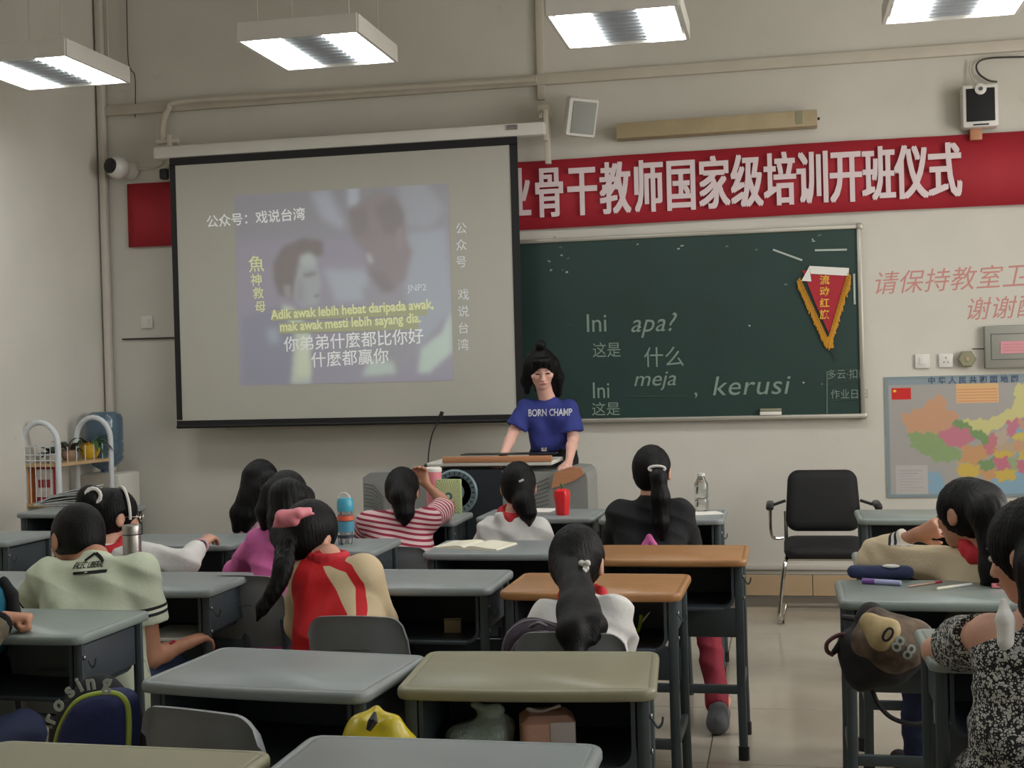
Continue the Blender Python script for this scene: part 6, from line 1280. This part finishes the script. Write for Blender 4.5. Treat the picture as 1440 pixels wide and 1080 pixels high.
for i, (ch_, px, py, rt_) in enumerate((('r', 76, 1020, 1.25), ('o', 84, 1003, 1.0), ('s', 99, 982, .8), ('i', 113, 973, .5), ('n', 122, 970, .15), ('g', 144, 968, -.1))):
    qq = A(px, py, 2.93); o = text_mesh(ch_, .052, 'chalk', on_wall(qq[0], qq[2], 2.93, rt_), 'letter', None, bold=.002); rel(o, bp); o.matrix_parent_inverse = Matrix.Translation(-Vector(bp.location))
# teal bag corner at the left edge
q = A(6, 845, 3.55); o = empty('teal_bag', (q[0]-.02, 3.56, .755), 0, 'teal and dark bag at the left edge above the camouflage sleeve', 'bag'); S = SDF(.02); S.chain([q+V3(-.06, 0, -.10), q+V3(-.03, 0, .0), q+V3(-.035, 0, .04)], [.07, .045, .03]); S.obj('bag_body', 'teal_cloth', o, .006, folds(.003)); S = SDF(.01); S.chain([q+V3(.0, .0, .06), q+V3(.025, 0, .02), q+V3(.035, 0, -.05)], [.015, .018, .02]); S.obj('strap', 'black_cloth', o, .006)
# purple-dark backpack slung on the chair of the ponytail girl
q = A(775, 900, 3.66); o = empty('dark_backpack', (q[0], 3.72, .41), 0, 'dark purple backpack squeezed between ponytail girl and her chair', 'backpack'); mat('plum_cloth', (52, 40, 54), .7, bump=.3); mat('grey_piping', (120, 112, 118), .5)
zt2 = A(760, 868, 3.70)[2]; S = SDF(.03); xl, xr = A(708, 900, 3.7)[0], A(800, 900, 3.7)[0]; S.cap((xl+.06, 3.72, .50), (xr, 3.72, .50), .07, .07).cap((xl+.075, 3.72, zt2-.075), (xr, 3.72, zt2-.085), .065, .06).cap((xl+.06, 3.72, .5), (xl+.075, 3.72, zt2-.08), .07, .065); S.obj('bag_body', 'plum_cloth', o, .006, folds(.003))
for (dy, ins, dz) in ((-.066, .0, 0), (-.075, .022, -.03)):
    pts = smooth_path([(xl+ins, 3.72+dy, .55), (xl+ins+.01, 3.72+dy, zt2-.07+dz), (xl+ins+.05, 3.72+dy, zt2-.015+dz), (xl+ins+.11, 3.72+dy, zt2+dz), (xr-.02, 3.72+dy, zt2-.02+dz)], 5); MB().tube([Vector(p)-Vector(o.location) for p in pts], .004, 6).obj('piping', 'grey_piping', o)
MB().tube([Vector(p)-Vector(o.location) for p in smooth_path([(xl+.09, 3.66, zt2-.02), (xl+.12, 3.63, zt2-.002), (xr-.05, 3.63, zt2-.012)], 5)], [.010]*11, 8, flat=.5).obj('handle', 'grey_piping', o)
# printed bag hanging from the right-hand desk
hb = A(1235, 900, 3.96); o = empty('hanging_bag', (hb[0], 3.95, hb[2]), 0, 'dark drawstring bag with brown camouflage print and big letters hanging from a desk', 'bag'); mat('camo_print', (104, 86, 68), .75, var=.85, vscale=16, bump=.3); mat('tan_print', (176, 156, 112), .75, var=.2, vscale=30)
S = SDF(.03); S.chain([A(1212, 910, 3.96), A(1250, 912, 3.93), A(1290, 902, 3.93)], [.068, .088, .055]); S.chain([A(1196, 908, 3.96), A(1212, 946, 3.95), A(1262, 938, 3.93)], [.032, .045, .045]).cap(A(1225, 870, 3.97), A(1250, 900, 3.95), .05, .08); S.obj('bag_body', 'black_fabric', o, .007, folds(.006, 1.))
S = SDF(.03); S.chain([A(1226, 903, 3.925), A(1256, 908, 3.90), A(1292, 896, 3.90)], [.066, .080, .050]).cap(A(1232, 875, 3.94), A(1255, 900, 3.92), .048, .075); cb = S.obj('camo_panel', 'camo_print', o, .007, folds(.006, 1.))
S = SDF(.02); S.chain([A(1226, 878, 3.88), A(1243, 893, 3.855), A(1250, 902, 3.87)], [.035, .045, .035]); tp_ = S.obj('tan_panel', 'tan_print', o, .006, folds(.004, 2.))
for ch_, px, py, c_ in (('0', 1236, 897, 'print_ink'), ('8', 1251, 911, 'chalk'), ('8', 1267, 923, 'chalk')):
    qq = A(px, py, 3.80); t_ = text_mesh(ch_, .062, c_, on_wall(qq[0], qq[2], 3.80, -.62), 'letter', None, stack=.0006); rel(t_, o); conform(t_, cb if c_ == 'chalk' else tp_, .008)
mat('cord_red', (74, 30, 34), .6)
MB().tube([Vector(p)-Vector(o.location) for p in smooth_path([A(1198, 893, 3.95), A(1180, 893, 3.94), A(1164, 903, 3.93), A(1163, 915, 3.93), A(1171, 921, 3.94)], 6)], .0065, 8).obj('cord_loop', 'cord_red', o); MB().tube([Vector(A(1168, 922, 3.94))-Vector(o.location), Vector(A(1182, 907, 3.95))-Vector(o.location), Vector(A(1192, 900, 3.95))-Vector(o.location)], [.006, .014, .016], 8).obj('cord_end', 'black_cloth', o)
MB().tube([Vector(p)-Vector(o.location) for p in smooth_path([A(1225, 965, 3.95), A(1235, 990, 3.94), A(1255, 1010, 3.94), A(1285, 1018, 3.94), A(1312, 1012, 3.96)], 6)], .007, 8).obj('strap', 'black_cap', o)
MB().tube([Vector(A(1186, 868, 4.06))-Vector(o.location), Vector(A(1215, 872, 4.0))-Vector(o.location), Vector(A(1232, 868, 3.97))-Vector(o.location)], .01, 8).obj('neck_cord', 'black_cap', o)
q = A(1378, 1015, 3.25); o = empty('lime_bottle', (q[0], 3.3, .425), 0, 'yellow-green thing lying on the chair by the speckled dress', 'bottle'); MB().tube([(-.06, 0, .034), (.05, .03, .034)], .032, 16).obj('body', 'film_yellow', o); MB().tube([(.05, .03, .034), (.07, .035, .034)], .02, 14).obj('cap', 'lime', o)
